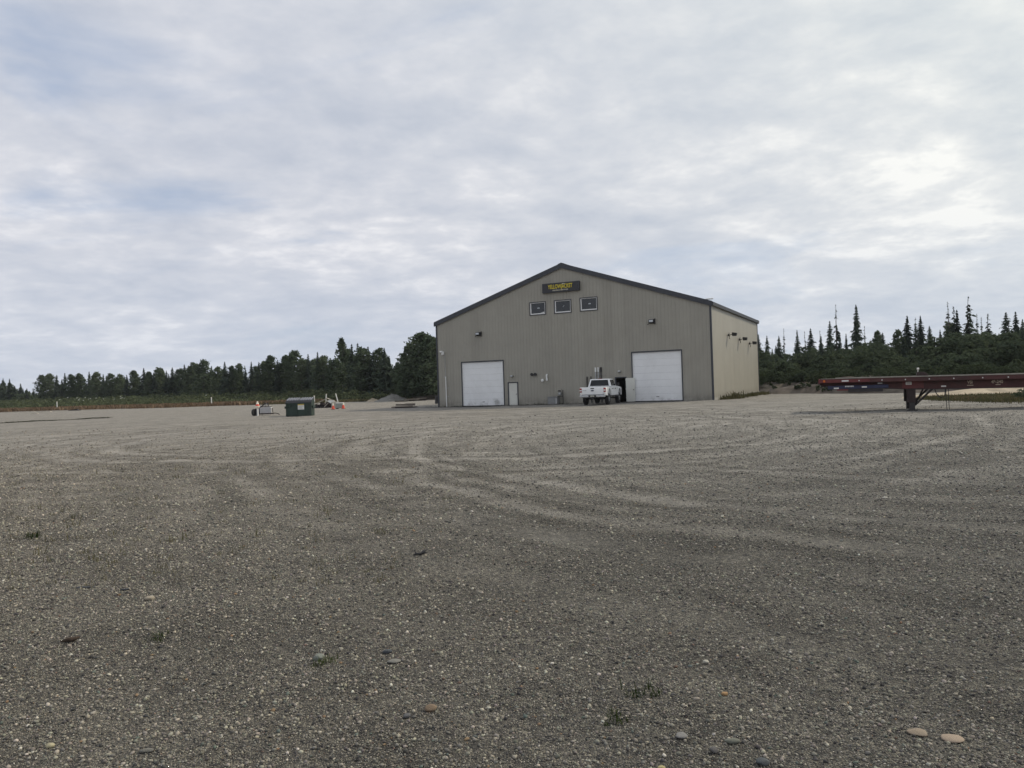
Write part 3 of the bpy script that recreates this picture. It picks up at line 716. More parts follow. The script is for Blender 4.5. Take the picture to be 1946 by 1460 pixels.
for sx in (-1, 1):
    mb = MB(); a, b = sorted((sx * (TW + .012), sx * (TW - .155))); mb.box((a, -1.245, .98), (b, -1.10, 1.30)); tl = mb.build('tail_light', M_RED, tk, bevel=.02, seg=1)
    mb = MB(); a, b = sorted((sx * (TW + .002), sx * (TW - .145))); mb.box((a, -1.252, 1.08), (b, -1.246, 1.17)); mb.build('reverse_lens', M_WHITE, tl)
mb = MB(); mb.box((-TW + .01, -1.38, .60), (TW - .01, -1.24, .775)); bp = mb.build('rear_bumper', M_CHROME, tk, bevel=.03)
mb = MB(); mb.box((-.30, -1.392, .62), (.30, -1.381, .76)); pk = mb.build('plate_recess', M_BLACK, bp)
mb = MB(); mb.box((-.15, -1.400, .635), (.15, -1.393, .745)); mb.build('licence_plate', M_PLATE, bp)
mb = MB(); mb.box((-.06, -1.45, .44), (.06, -1.0, .54)); mb.lathe([(.03, 0), (.03, .06), (.05, .08), (.03, .12)], 10, (0, -1.42, .54)); mb.build('tow_hitch', M_BLACK, tk)
# running gear
def wheel(x, y, front):
    s = 1 if x > 0 else -1
    mb = MB(); mb.lathe([(.24, -.13), (.38, -.145), (.435, -.11), (WR, -.06), (WR, .06), (.435, .11), (.38, .145), (.24, .13)], 28, (0, 0, 0), 'x')
    t = mb.build('wheel', M_RUBBER, tk, (x, y, WR), smooth='auto')
    mb = MB()
    for k in range(26):                                    # tread blocks
        a = 2 * math.pi * k / 26
        for q in (-.10, .03):
            m = Matrix.Rotation(a, 4, 'X')
            mb.box((q, -.03, WR - .012), (q + .07, .03, WR + .012), m)
    mb.each('tread_block', M_RUBBER, t) if False else tag(mb.build('tread', M_RUBBER, t), kind='stuff')
    mb = MB(); mb.lathe([(.235, s * .10), (.225, s * .135), (.20, s * .11), (.09, s * .10), (.075, s * .14), (.02, s * .145)], 20, (0, 0, 0), 'x'); mb.build('rim', M_CHROME, t, smooth='auto')
    mb = MB()
    for k in range(5):
        m = Matrix.Rotation(2 * math.pi * k / 5, 4, 'X'); a_, b_ = sorted((s * .105, s * .138)); mb.box((a_, -.035, .07), (b_, .035, .215), m)
    mb.each('spoke', M_GREY, t)
for x in (-.86, .86):
    wheel(x, 0, False); wheel(x, WB, True)
mb = MB(); mb.tube([(-.75, 0, WR), (.75, 0, WR)], .055, 8); mb.lathe([(.08, -.14), (.17, -.06), (.17, .06), (.08, .14)], 12, (0.05, 0, WR), 'x')
mb.build('axle', M_BLACK, tk); mb = MB(); mb.tube([(-.7, WB, WR), (.7, WB, WR)], .05, 8); mb.build('axle', M_BLACK, tk)
mb = MB()
for x in (-.5, .42): mb.box((x, -1.1, .60), (x + .08, 4.3, .74))
mb.tube([(-.3, -1.15, .56), (-.3, 1.2, .56)], .06, 8); mb.box((-.55, .8, .50), (.4, 2.6, .66)); mb.build('chassis', M_BLACK, tk)
for sx in (-1, 1):
    mb = MB(); a, b = sorted((sx * .96, sx * 1.20)); mb.box((a, 2.72, 1.42), (b, 2.86, 1.66)); mr = mb.build('mirror', M_BLACK, tk, bevel=.03, seg=1)
    for y0, y1 in ((1.08, 1.95), (1.99, 2.98)):
        mb = MB(); a, b = sorted((sx * (TW - .005), sx * (TW + .006))); mb.box((a, y0, .74), (b, y1, 1.335)); dr = mb.build('door', M_TRUCK, tk, bevel=.004, seg=1)
        mb = MB(); a, b = sorted((sx * (TW + .007), sx * (TW + .045))); mb.box((a, y0 + .06, 1.18), (b, y0 + .26, 1.24)); mb.build('handle', M_BLACK, dr)
    mb = MB(); a, b = sorted((sx * .62, sx * .97)); mb.box((a, 4.56, 1.02), (b, 4.70, 1.20)); mb.build('headlight', M_LENS, tk, bevel=.02, seg=1)
    mb = MB(); a, b = sorted((sx * .98, sx * 1.10)); mb.box((a, 1.1, .58), (b, 3.0, .63)); mb.build('side_step', M_BLACK, tk)
mb = MB(); mb.box((-.6, 4.62, .98), (.6, 4.70, 1.22)); mb.build('grille', M_BLACK, tk)
mb = MB(); mb.box((-.98, 4.60, .62), (.98, 4.80, .84)); mb.build('front_bumper', M_CHROME, tk, bevel=.03)

# ------------------------------------------------------------------ red flatbed trailer
M_TRED = pm("trailer_red", (.072, .026, .024), 0.75, 0, 0.25, 2.2, dirt=(.045, .03, .028), dirt_amt=0.7)
M_TRED2 = pm("bright_red", (.13, .026, .026), 0.65, 0, 0.2, 3, dirt=(.07, .03, .03), dirt_amt=0.5)
M_WOOD = pm("weathered_planks", (.30, .28, .24), 0.9, 0, 0.25, 3)
M_UNDER = pm("dark_frame", (.030, .026, .026), 0.7, 0, 0.2, 4)
M_RUST = pm("rusty_brown", (.040, .026, .024), 0.85, 0, 0.3, 6)
M_TAPE = pm("reflective_tape", (.72, .70, .66), 0.4)
M_AMBER = pm("amber_lens", (.55, .13, .02), 0.25)
M_NAVY = pm("navy_paint", (.018, .022, .06), 0.5, 0, 0.2, 4)
M_LETTER = pm("trailer_letter", (.50, .40, .30), 0.7, 0, 0.3, 12)
TLEN = 14.6
trl = thing('flatbed_trailer', 'long dark red flatbed trailer standing on its landing legs', 'trailer', (14.93, 37.28, H1(15, 37) + .0), R(-23))
# local: +X along the trailer from the nose, Y across (0 = near edge, 2.55 = far edge), deck top 1.62 at the nose
def deckz(x): return 1.64 - .0068 * x - .0 * x
TZ = 0
def rail(y0, y1, name='side_rail'):
    mb = MB(); z0, z1 = deckz(0), deckz(TLEN)
    mb.add([(0, y0, z0 - .20), (TLEN, y0, z1 - .20), (TLEN, y1, z1 - .20), (0, y1, z0 - .20), (0, y0, z0), (TLEN, y0, z1), (TLEN, y1, z1), (0, y1, z0)], [(0, 3, 2, 1), (4, 5, 6, 7), (0, 1, 5, 4), (1, 2, 6, 5), (2, 3, 7, 6), (3, 0, 4, 7)])
    return mb.build(name, M_TRED, trl, bevel=.012, seg=1)
r1 = rail(0, .09); r2 = rail(2.46, 2.55)
# wood deck planks along the bed
for k in range(12):
    y0 = .10 + k * (2.35 / 12); dz = random.Random(k).uniform(-.004, .006)
    mb = MB(); mb.add([(.05, y0, deckz(0) - .03), (TLEN, y0, deckz(TLEN) - .03), (TLEN, y0 + .188, deckz(TLEN) - .03), (.05, y0 + .188, deckz(0) - .03), (.05, y0, deckz(0) + .008 + dz), (TLEN, y0, deckz(TLEN) + .008 + dz), (TLEN, y0 + .188, deckz(TLEN) + .008 + dz), (.05, y0 + .188, deckz(0) + .008 + dz)], [(0, 3, 2, 1), (4, 5, 6, 7), (0, 1, 5, 4), (1, 2, 6, 5), (2, 3, 7, 6), (3, 0, 4, 7)])
    mb.build('plank', M_WOOD, trl)
# pale rub strip along the top of each rail
for y in (-.02, 2.535):
    mb = MB(); mb.add([(.7, y, deckz(.7) + .003), (TLEN, y, deckz(TLEN) + .003), (TLEN, y + .06, deckz(TLEN) + .003), (.7, y + .06, deckz(.7) + .003), (.7, y, deckz(.7) + .05), (TLEN, y, deckz(TLEN) + .05), (TLEN, y + .06, deckz(TLEN) + .05), (.7, y + .06, deckz(.7) + .05)], [(0, 3, 2, 1), (4, 5, 6, 7), (0, 1, 5, 4), (1, 2, 6, 5), (2, 3, 7, 6), (3, 0, 4, 7)])
    mb.build('rub_strip', M_WOOD, trl)
# main beams: shallow gooseneck at the nose, deep web behind
def beam(y, mat):
    top0, top1 = deckz(0) - .205, deckz(TLEN) - .205
    bot = [(0.0, 1.40), (.05, 1.30), (1.6, 1.20), (4.1, 1.04), (9.5, 1.00), (TLEN - 2, 1.03), (TLEN, 1.16)]
    poly = [(0, top0)] + [] + bot + [(TLEN, top1)]
    mb = MB(); mb.prism([(x, z) for x, z in poly], y, y + .03, 'y')
    b_ = mb.build('main_beam', mat, trl)
    mb = MB()
    for (xa, za), (xb, zb) in zip(bot, bot[1:]):
        mb.add([(xa, y - .06, za), (xb, y - .06, zb), (xb, y + .09, zb), (xa, y + .09, za), (xa, y - .06, za - .025), (xb, y - .06, zb - .025), (xb, y + .09, zb - .025), (xa, y + .09, za - .025)], [(0, 1, 2, 3), (4, 7, 6, 5), (0, 4, 5, 1), (1, 5, 6, 2), (2, 6, 7, 3), (3, 7, 4, 0)])
    mb.build('flange', M_UNDER, b_)
    return b_
bm1 = beam(.34, M_TRED); bm2 = beam(2.16, M_TRED)
for k in range(24):
    x = .4 + k * .6; mb = MB(); mb.box((x, .095, deckz(x) - .16), (x + .06, 2.455, deckz(x) - .04)); mb.build('crossmember', M_UNDER, trl)
# nose: red front panel, amber lamp, navy coupler box under it
mb = MB(); mb.box((-.06, -.01, 1.40), (-.001, 2.56, 1.635)); ns = mb.build('nose_plate', M_TRED2, trl, bevel=.01, seg=1)
mb = MB(); mb.box((.0, -.018, 1.45), (2.2, -.001, 1.60)); mb.build('nose_panel', M_TRED2, trl)
mb = MB(); mb.lathe([(.06, 0), (.05, -.04)], 12, (.20, -.018, 1.53), 'y'); mb.build('marker_lamp', M_AMBER, trl)
mb = MB(); mb.box((.35, .10, 1.13), (3.0, 2.4, 1.295)); cp = mb.build('coupler_box', M_NAVY, trl, bevel=.012, seg=1)
mb = MB(); mb.box((1.25, .10, .98), (2.75, 2.2, 1.128)); mb.build('coupler_plate', M_UNDER, cp)
mb = MB(); mb.box((.75, .085, 1.06), (1.25, .0995, 1.13)); mb.build('red_tape', M_TRED2, cp)
for x, z in ((.62, 1.15), (1.85, 1.18)):
    mb = MB(); mb.box((x, .086, z), (x + .22, .0985, z + .06)); mb.build('reflector', M_TAPE, cp)
mb = MB()
for k in range(6): mb.box((1.12 + k * .065, .0865, 1.225), (1.165 + k * .065, .0985, 1.285))
mb.each('stencil_mark', M_TAPE, cp)
# stake pockets with pale tips, reflector strips
for k in range(14):
    x = 1.70 + k * .985 + (.15 if k > 4 else 0)
    if x > TLEN - .2: break
    mb = MB(); mb.box((x, -.030, deckz(x) - .17), (x + .07, -.001, deckz(x) - .07)); pk_ = mb.build('stake_pocket', M_TRED, trl)
    mb = MB(); mb.box((x + .015, -.037, deckz(x) - .135), (x + .06, -.031, deckz(x) - .085)); mb.build('marker', M_TAPE, pk_)
for x, z in ((.98, 1.53),):
    mb = MB(); mb.box((x, -.030, z - .04), (x + .30, -.0185, z + .03)); mb.build('reflector', M_TAPE, trl)
for x in (2.55, 4.25, 5.20, 8.6):
    z = 1.36 if x < 4 else 1.14; w = .2
    mb = MB(); mb.box((x, .322, z - .03), (x + w, .338, z + .03)); mb.build('reflector', M_TAPE, trl)
mb = MB(); mb.box((3.59, .318, 1.08), (4.49, .3385, 1.425)); pl = mb.build('leg_mount', M_TRED2, trl)
mb = MB(); mb.box((3.74, .309, 1.25), (3.98, .317, 1.39)); mb.build('placard', M_TAPE, pl)
for k in range(3):
    mb = MB(); mb.box((3.77, .302, 1.275 + k * .036), (3.95, .3085, 1.287 + k * .036)); mb.build('print_line', M_TRED2, pl)
# lettering on the web
text_obj('lettering', 'VSI', .19, .003, M_LETTER, trl, (6.36, .331, 1.29), (R(90), R(.4), 0), .82, .005)
text_obj('lettering', '4P-240', .19, .003, M_LETTER, trl, (7.42, .331, 1.275), (R(90), R(.4), 0), .86, .005)
for x, w in ((6.24, .25), (7.36, .19)):
    mb = MB(); mb.box((x, .326, 1.135), (x + w, .3385, 1.165)); mb.build('small_print', M_LETTER, trl)
# landing legs, braces, crank rod, hanging hose
for y in (.30, 2.03):
    mb = MB(); mb.box((3.77, y, .42), (4.14, y + .24, 1.06)); lg = mb.build('landing_leg', M_RUST, trl, bevel=.012, seg=1)
    mb = MB(); mb.box((3.86, y + .03, .06), (4.10, y + .19, .419)); mb.build('inner_leg', M_UNDER, lg)
    mb = MB(); mb.box((3.76, y - .06, -.03), (4.20, y + .28, .059)); mb.build('foot', M_UNDER, lg, bevel=.015, seg=1)
    mb = MB(); mb.tube([(4.12, y + .11, .30), (4.89, y + .11, 1.08)], .05, 6); mb.build('brace', M_UNDER, lg)
mb = MB(); mb.tube([(3.98, .45, .62), (3.98, 2.1, .62)], .035, 6); mb.tube([(4.08, .41, .72), (4.08, 2.14, .25)], .03, 6); mb.tube([(4.08, .41, .25), (4.54, 1.2, 1.05)], .04, 6); mb.build('cross_brace', M_UNDER, trl)
mb = MB(); mb.tube([(4.94, .5, 1.05), (5.00, .45, .82), (5.10, .42, .66), (5.22, .42, .62), (5.34, .42, .68), (5.38, .42, 1.04)], .022, 6); mb.build('air_hose', M_BLACK, trl)
for x in (5.40, 5.50):
    mb = MB(); mb.tube([(x, .42, 1.04), (x - .01, .42, .6), (x + .01, .40, .04)], .014, 6); mb.build('hanging_strap', M_UNDER, trl)
# rear bogie (beyond the right edge of the picture)
for x in (10.9, 12.2):
    mb = MB(); mb.tube([(x, .1, .52), (x, 2.45, .52)], .06, 8); mb.build('axle', M_UNDER, trl)
    for y in (.16, .48, 2.06, 2.38):
        mb = MB(); mb.lathe([(.28, -.12), (.46, -.13), (.515, -.09), (.515, .09), (.46, .13), (.28, .12)], 22, (0, 0, 0), 'y'); wh = mb.build('wheel', M_RUBBER, trl, (x, y, .52), smooth='auto')
        mb = MB(); mb.lathe([(.275, -.11), (.25, .06), (.08, .1)], 16, (0, 0, 0), 'y'); mb.build('rim', M_GALV, wh)
mb = MB(); mb.box((10.2, .40, .70), (12.9, .55, 1.0)); mb.box((10.2, 2.0, .70), (12.9, 2.15, 1.0)); mb.each('suspension', M_UNDER, trl)
# winch box standing on the deck
tm = Matrix.Translation(trl.location) @ Matrix.Rotation(R(-23), 4, 'Z')
p = tm @ Vector((4.40, .34, deckz(4.4) + .015))
wb = thing('strap_box', 'small rusty brown box with a pale tip standing on the trailer deck', 'box', p, R(-23))
mb = MB(); mb.prism([(-.20, 0), (.26, 0), (.26, .10), (.12, .20), (-.16, .22), (-.20, .16)], -.16, .16, 'y'); mb.build('box_body', M_RUST, wb, bevel=.015, seg=1)
mb = MB(); mb.tube([(-.14, -.04, .22), (-.13, -.04, .33)], .02, 6); mb.lathe([(.03, 0), (.055, .03), (.05, .08), (.02, .10)], 10, (-.13, -.04, .31)); mb.build('knob', M_TAPE, wb)

# ------------------------------------------------------------------ green dumpster
M_GREEN = pm("dumpster_green", (.017, .038, .028), 0.55, 0, 0.25, 2.5, dirt=(.05, .045, .035), dirt_amt=0.35)
M_LID = pm("dumpster_lid", (.012, .013, .017), 0.5, 0, 0.1, 3)
M_LABY = pm("label_yellow", (.58, .44, .06), 0.5)
dx, dy = -16.42, 59.3
dm = thing('dumpster', 'dark green steel dumpster with black ribbed lid and white notice', 'dumpster', (dx, dy, H1(dx, dy) - .01), R(4))
dm.scale = (.94, .94, .97)
mb = MB(); mb.prism([(-.52, .05), (-.52, 1.02), (-.35, 1.20), (.80, 1.38), (.80, .05)], -1.03, 1.03, 'x'); bd = mb.build('bin_body', M_GREEN, dm, bevel=.012, seg=1)
mb = MB()
for x in (-1.0, -.20, .62, .96): mb.box((x, -.575, .06), (x + .06, -.521, 1.0))
mb.box((-1.04, -.575, 1.001), (1.04, -.52, 1.07)); mb.box((-1.04, -.575, .055), (1.04, -.5215, .12))
mb.each('stiffener', M_GREEN, bd)
for k, (x0, x1) in enumerate(((-1.05, -.02), (.02, 1.05))):
    mb = MB(); mb.add([(x0, -.56, 1.075), (x1, -.56, 1.075), (x1, -.36, 1.235), (x0, -.36, 1.235), (x0, .84, 1.42), (x1, .84, 1.42), (x0, -.56, 1.11), (x1, -.56, 1.11), (x1, -.36, 1.27), (x0, -.36, 1.27), (x0, .84, 1.455), (x1, .84, 1.455)],
        [(0, 1, 2, 3), (3, 2, 5, 4), (6, 9, 8, 7), (9, 10, 11, 8), (0, 6, 7, 1), (4, 5, 11, 10), (0, 3, 9, 6), (3, 4, 10, 9), (1, 7, 8, 2), (2, 8, 11, 5)])
    lid = mb.build('lid', M_LID, dm)
    mb = MB()
    for j in range(5):
        x = x0 + .05 + j * .2
        mb.add([(x, -.35, 1.278), (x + .09, -.35, 1.278), (x + .09, .80, 1.455), (x, .80, 1.455), (x + .01, -.34, 1.335), (x + .08, -.34, 1.335), (x + .08, .80, 1.51), (x + .01, .80, 1.51)], [(0, 3, 2, 1), (4, 5, 6, 7), (0, 1, 5, 4), (1, 2, 6, 5), (2, 3, 7, 6), (3, 0, 4, 7)])
    mb.each('lid_rib', pm("lid_rib_grey", (.20, .21, .25), 0.4), lid)
for sx in (-1, 1):
    mb = MB(); a, b = sorted((sx * 1.031, sx * 1.15)); mb.box((a, -.40, .66), (b, .60, .84)); mb.build('fork_pocket', M_GREEN, dm)
mb = MB(); mb.prism([(-.90, .80), (-.68, .80), (-.62, .95), (-.90, .88)], -.70, -.5215, 'y'); mb.build('pocket_lip', M_GREEN, dm)
mb = MB(); mb.box((-.06, -.532, .56), (.44, -.522, .96)); st = mb.build('notice', M_WHITE, dm)
mb = MB(); mb.box((-.06, -.539, .963), (.44, -.522, 1.0)); mb.box((-.055, -.5385, .90), (.435, -.533, .955)); mb.build('notice_header', M_LABY, st)
mb = MB()
for j in range(5): mb.box((-.01, -.5365, .60 + j * .055), (.39 - .04 * (j % 3), -.533, .617 + j * .055))
mb.each('print_line', M_GREY, st)
mb = MB()
for x in (-.9, .9):
    for y in (-.4, .66): mb.lathe([(.06, -.03), (.06, .03)], 10, (x, y, .06), 'x')
mb.each('caster', M_BLACK, dm)

# ------------------------------------------------------------------ cones, marker posts, small plant
M_ORANGE = pm("cone_orange", (.70, .085, .04), 0.55, 0, 0.08, 6)
M_CREAM = pm("cone_white", (.80, .74, .62), 0.5)
M_OFFW = pm("pale_board", (.48, .44, .37), 0.7, 0, 0.12, 3, dirt=(.25, .2, .15), dirt_amt=0.4)
def cone(x, y, label, lean=0):
    z = H1(x, y)
    t = thing('traffic_cone', label, 'traffic cone', (x, y, z), R(lean), 'orange traffic cones')
    mb = MB(); mb.box((-.19, -.19, 0), (.19, .19, .05)); mb.build('base', M_BLACK, t, bevel=.012, seg=1)
    mb = MB(); mb.lathe([(.17, .05), (.11, .30), (.085, .42)], 16); mb.build('cone_body', M_ORANGE, t, smooth='auto')
    mb = MB(); mb.lathe([(.0865, .421), (.06, .56)], 16); mb.build('white_band', M_CREAM, t, smooth='auto')
    mb = MB(); mb.lathe([(.059, .561), (.035, .70), (.02, .71)], 16); mb.build('cone_tip', M_CREAM, t, smooth='auto')
cone(-18.30, 78.3, 'orange cone with white top at the left end of the pale grey box', 10)
cone(-17.55, 79.6, 'orange cone with white top at the right end of the pale grey box', 30)
gx, gy = -17.85, 79.7
bx_ = thing('pale_tank', 'pale grey box tank standing between two orange cones', 'tank', (gx - .05, gy + .25, H1(gx, gy)), R(-3))
M_PALE = pm("pale_grey", (.30, .32, .29), 0.6, 0, 0.06, 3)
mb = MB(); mb.box((-.45, -.25, .10), (.42, .3, .60)); mb.build('tank_body', M_PALE, bx_, bevel=.04)
mb = MB(); mb.tube([(-.40, -.27, .64), (.36, -.27, .64), (.42, -.27, .58), (.42, -.27, .02)], .035, 8); mb.build('tank_frame', M_WHITE, bx_)
mb = MB(); mb.box((-.42, -.2, 0), (-.30, .25, .099)); mb.box((.25, -.2, 0), (.37, .25, .099)); mb.each('skid', M_BLACK, bx_)
px_, py_ = -18.55, 80.4
cb = thing('cream_board', 'cream coloured board propped upright behind the left orange cone', 'board', (px_, py_, H1(px_, py_)), R(8))
mb = MB(); mb.prism([(-.40, .06), (.36, .02), (.38, .72), (.10, .80), (-.38, .78)], -.03, .05, 'y'); mb.build('board_face', M_OFFW, cb)
mb = MB(); mb.box((-.30, .05, 0), (-.22, .40, .08)); mb.box((.18, .05, 0), (.26, .40, .08)); mb.each('foot', M_UNDER, cb)
# marker post with a cone pushed over its top
px_, py_ = -20.55, 61.9
po = thing('marker_post', 'white post wearing an orange and white cone beside the small generator', 'post', (px_, py_, H1(px_, py_)))
mb = MB(); mb.tube([(0, 0, -.05), (0, 0, .85)], .07, 10); mb.build('post_shaft', M_WHITE, po)
mb = MB(); mb.lathe([(.10, .60), (.17, .70), (.165, .80)], 14); mb.build('cone_skirt', M_CREAM, po, smooth='auto')
mb = MB(); mb.lathe([(.164, .801), (.12, .94)], 14); mb.build('orange_band', M_ORANGE, po, smooth='auto')
mb = MB(); mb.lathe([(.119, .941), (.04, 1.16), (.02, 1.17)], 14); mb.build('cone_tip', M_CREAM, po, smooth='auto')
# portable generator on wheels
gx, gy = -20.08, 62.6
gn = thing('portable_generator', 'small pale generator on a dark two wheeled tow frame left of the dumpster', 'generator', (gx, gy, H1(gx, gy)), R(3))
M_GEN = pm("generator_pale", (.42, .42, .43), 0.55, 0, 0.08, 4, dirt=(.2, .17, .15), dirt_amt=0.4)
mb = MB(); mb.prism([(-.46, .18), (.46, .18), (.46, .60), (.40, .70), (-.46, .64)], -.28, .28, 'y'); gb = mb.build('tank_body', M_GEN, gn, bevel=.03)
mb = MB(); mb.box((-.62, -.24, .16), (-.465, .26, .76)); mb.build('end_panel', M_NAVY, gn, bevel=.02, seg=1)
mb = MB(); mb.tube([(-.42, 0, .70), (-.02, 0, 1.02)], .05, 6); mb.tube([(-.18, .05, .70), (.14, .05, 1.0)], .05, 6); mb.tube([(.14, .05, 1.0), (.16, .05, .70)], .04, 6); mb.box((-.40, -.18, .68), (.42, .18, .735)); mb.build('engine', M_BLACK, gn)
mb = MB(); mb.tube([(-.12, -.14, .72), (.12, -.14, .93)], .035, 6); mb.build('exhaust', M_GALV, gn)
mb = MB(); mb.box((-.60, -.30, .10), (.52, -.22, .17)); mb.box((-.60, .22, .10), (.52, .30, .17)); mb.tube([(.48, 0, .16), (.72, 0, .17), (.98, 0, .10), (1.05, 0, .03)], .035, 6); mb.tube([(.50, -.05, .60), (.54, -.05, .20)], .03, 6); mb.build('tow_frame', M_RUST, gn)
for y in (-.36, .36):
    mb = MB(); mb.lathe([(.14, -.08), (.27, -.09), (.29, -.05), (.29, .05), (.27, .09), (.14, .08)], 18, (0, 0, 0), 'y'); w_ = mb.build('wheel', M_RUBBER, gn, (-.90, y * .6, .29), rot=(0, 0, R(68)))
mb = MB(); mb.tube([(-.90, -.2, .29), (-.90, .2, .29)], .03, 6); mb.box((-.84, -.04, .12), (-.58, .04, .18)); mb.build('axle', M_BLACK, gn)
mb = MB()
for x in (-.35, .38): mb.box((x, -.34, 0), (x + .10, -.20, .10))
mb.each('support_foot', M_OFFW, gn)
# tall white pipes marking the edge of the yard
def pipe(x, y, h, label, lean=(0, 0)):
    z = H1(x, y)
    o = thing('marker_pipe', label, 'marker post', (x, y, z), 0, 'white marker pipes along the yard edge')
    mb = MB(); mb.tube([(0, 0, -.05), (lean[0] * .5, lean[1] * .5, h * .5), (lean[0], lean[1], h)], .085, 10); mb.build('pipe', M_WHITE, o)
    mb = MB(); mb.lathe([(.098, h - .10), (.098, h + .01), (.06, h + .03)], 10, (lean[0], lean[1], 0)); mb.build('cap', M_CREAM, o)
pipe(-90.7, 153, 1.62, 'white marker pipe farthest left, in front of reddish grass')
pipe(-51.7, 132, 1.50, 'white marker pipe in dry grass left of the small generator')
pipe(-33.0, 128, 1.22, 'white marker pipe peeking over the dumpster lid')
pipe(-31.1, 128, 1.42, 'white marker pipe rising just above the peak of the scrap heap', (.12, 0))
pipe(-28.6, 126, 1.45, 'leaning white marker pipe farthest right, in green weeds', (-.35, 0))
# scrap heap
sx_, sy_ = -20.9, 86.2
sh = thing('scrap_heap', 'dark heap of scrap with pale boards leaned to a peak behind the dumpster', 'scrap heap', (sx_, sy_, H1(sx_, sy_)))
def plank_between(a, b, w, t, mat, parent, name='board'):
    a, b = Vector(a), Vector(b); d = (b - a); L_ = d.length
    q = d.to_track_quat('X', 'Z').to_matrix().to_4x4(); m = Matrix.Translation(a) @ q
    mb = MB(); mb.box((0, -w / 2, -t / 2), (L_, w / 2, t / 2), m); return mb.build(name, mat, parent)
plank_between((-1.25, 0, .42), (.12, 0, 1.08), .5, .05, M_OFFW, sh)
plank_between((.12, .05, 1.08), (1.05, .05, .62), .4, .05, M_OFFW, sh)
plank_between((.25, -.1, 1.0), (.95, -.1, .78), .12, .05, M_OFFW, sh)
plank_between((-.2, -.3, .08), (.3, -.25, .55), .1, .05, M_OFFW, sh)
rs = random.Random(5)
mb = MB()
for k in range(22):
    m = Matrix.Translation((rs.uniform(-1.2, .9), rs.uniform(-.1, .6), rs.uniform(.1, .5))) @ Matrix.Rotation(rs.uniform(0, 3), 4, (rs.random(), rs.random(), rs.random()))
    a = rs.uniform(.12, .3); mb.box((-a, -a * .6, -a * .5), (a, a * .6, a * .5), m)
mb.each('rubble', pm("scrap_dark", (.035, .028, .030), 0.8, 0, 0.4, 5), sh)
mb = MB(); mb.prism([(.15, .78), (.55, .50), (.95, .55), (.95, .80), (.40, .86)], -.36, -.32, 'y'); mb.build('white_sheet', M_WHITE, sh)
mb = MB(); mb.box((-1.35, -.3, 0), (-.6, .2, .14)); mb.build('base_timber', M_BLACK, sh)
# dark timbers lying by the corner of the building
M_TIMB = pm("dark_timber", (.032, .026, .023), 0.9, 0, 0.35, 5)
M_TIMB2 = pm("grey_timber", (.17, .145, .12), 0.9, 0, 0.3, 5)
def stack(name, label, cx, cy, rz, rows, length):
    t = thing(name, label, 'timber', (cx, cy, H1(cx, cy)), rz)
    r_ = random.Random(int(cx * 10))
    for lay, n in enumerate(rows):
        for k in range(n):
            x0 = r_.uniform(-.25, .25) - length / 2; y0 = (k - n / 2) * .30 + r_.uniform(-.05, .05)
            L_ = length * r_.uniform(.30, 1)
            m = Matrix.Translation((x0 + (length - L_) * r_.random(), y0, .02 + lay * .21)) @ Matrix.Rotation(r_.uniform(-.28, .28), 4, 'Z') @ Matrix.Rotation(r_.uniform(-.06, .04), 4, 'Y')
            mb = MB(); mb.box((0, 0, 0), (L_, r_.uniform(.14, .26), r_.uniform(.10, .20)), m)
            mb.build('beam', M_TIMB if r_.random() < .6 else M_TIMB2, t)
    return t
stack('timber_pile', 'low pile of dark timbers lying near the left corner of the building', -10.55, 73.6, R(7), (3, 2), 2.5)
stack('plank_stack', 'long stack of weathered planks at the yard edge behind the dark timbers', -15.2, 113.0, R(4), (4, 3), 4.6)
stack('plank_stack', 'farther stack of grey planks near the shrubs behind the building corner', -12.9, 119.5, R(-3), (4, 3, 2), 4.6)
px_, py_ = -8.6, 88
dr = thing('oil_drum', 'black drum standing just behind the left rear of the building corner', 'drum', (px_, py_, H1(px_, py_)))
mb = MB(); mb.lathe([(.27, 0), (.29, .02), (.28, .28), (.295, .30), (.28, .32), (.28, .58), (.295, .60), (.28, .62), (.29, .86), (.27, .88)], 18); mb.build('drum_body', M_BLACK, dr, smooth='auto')
mb = MB(); mb.lathe([(.05, .88), (.05, .92)], 8, (.12, 0, 0)); mb.build('bung', M_GALV, dr)
# pale boards lying on the gravel far left
for (x, y, L_, rz, lab) in ((-87.3, 138, 2.9, 5, 'longest pale board lying flat at the far left yard edge'), (-76.7, 126, 2.2, -4, 'pale board lying flat on gravel right of the longest one'), (-69.7, 112, 1.0, 10, 'short pale board lying on gravel nearest of the far left boards')):
    mb = MB(); mb.box((-L_ / 2, -.2, 0), (L_ / 2, .2, .07)); mb.box((-L_ / 2 + .2, -.16, .07), (L_ / 2 - .15, .12, .12))
    tag(mb.build('loose_board', M_OFFW, None, (x, y, H1(x, y)), (0, 0, R(rz))), lab, 'board')
mb = MB(); mb.box((-.9, -.3, 0), (.9, .3, .10)); mb.prism([(-.6, .101), (.7, .101), (.5, .26), (-.2, .2)], -.2, .2, 'y')
tag(mb.build('rubber_mat', M_BLACK, None, (-76.4, 134, H1(-76.4, 134)), (0, 0, R(8))), 'dark flat mat lying on gravel right of the far left white pipe', 'mat')

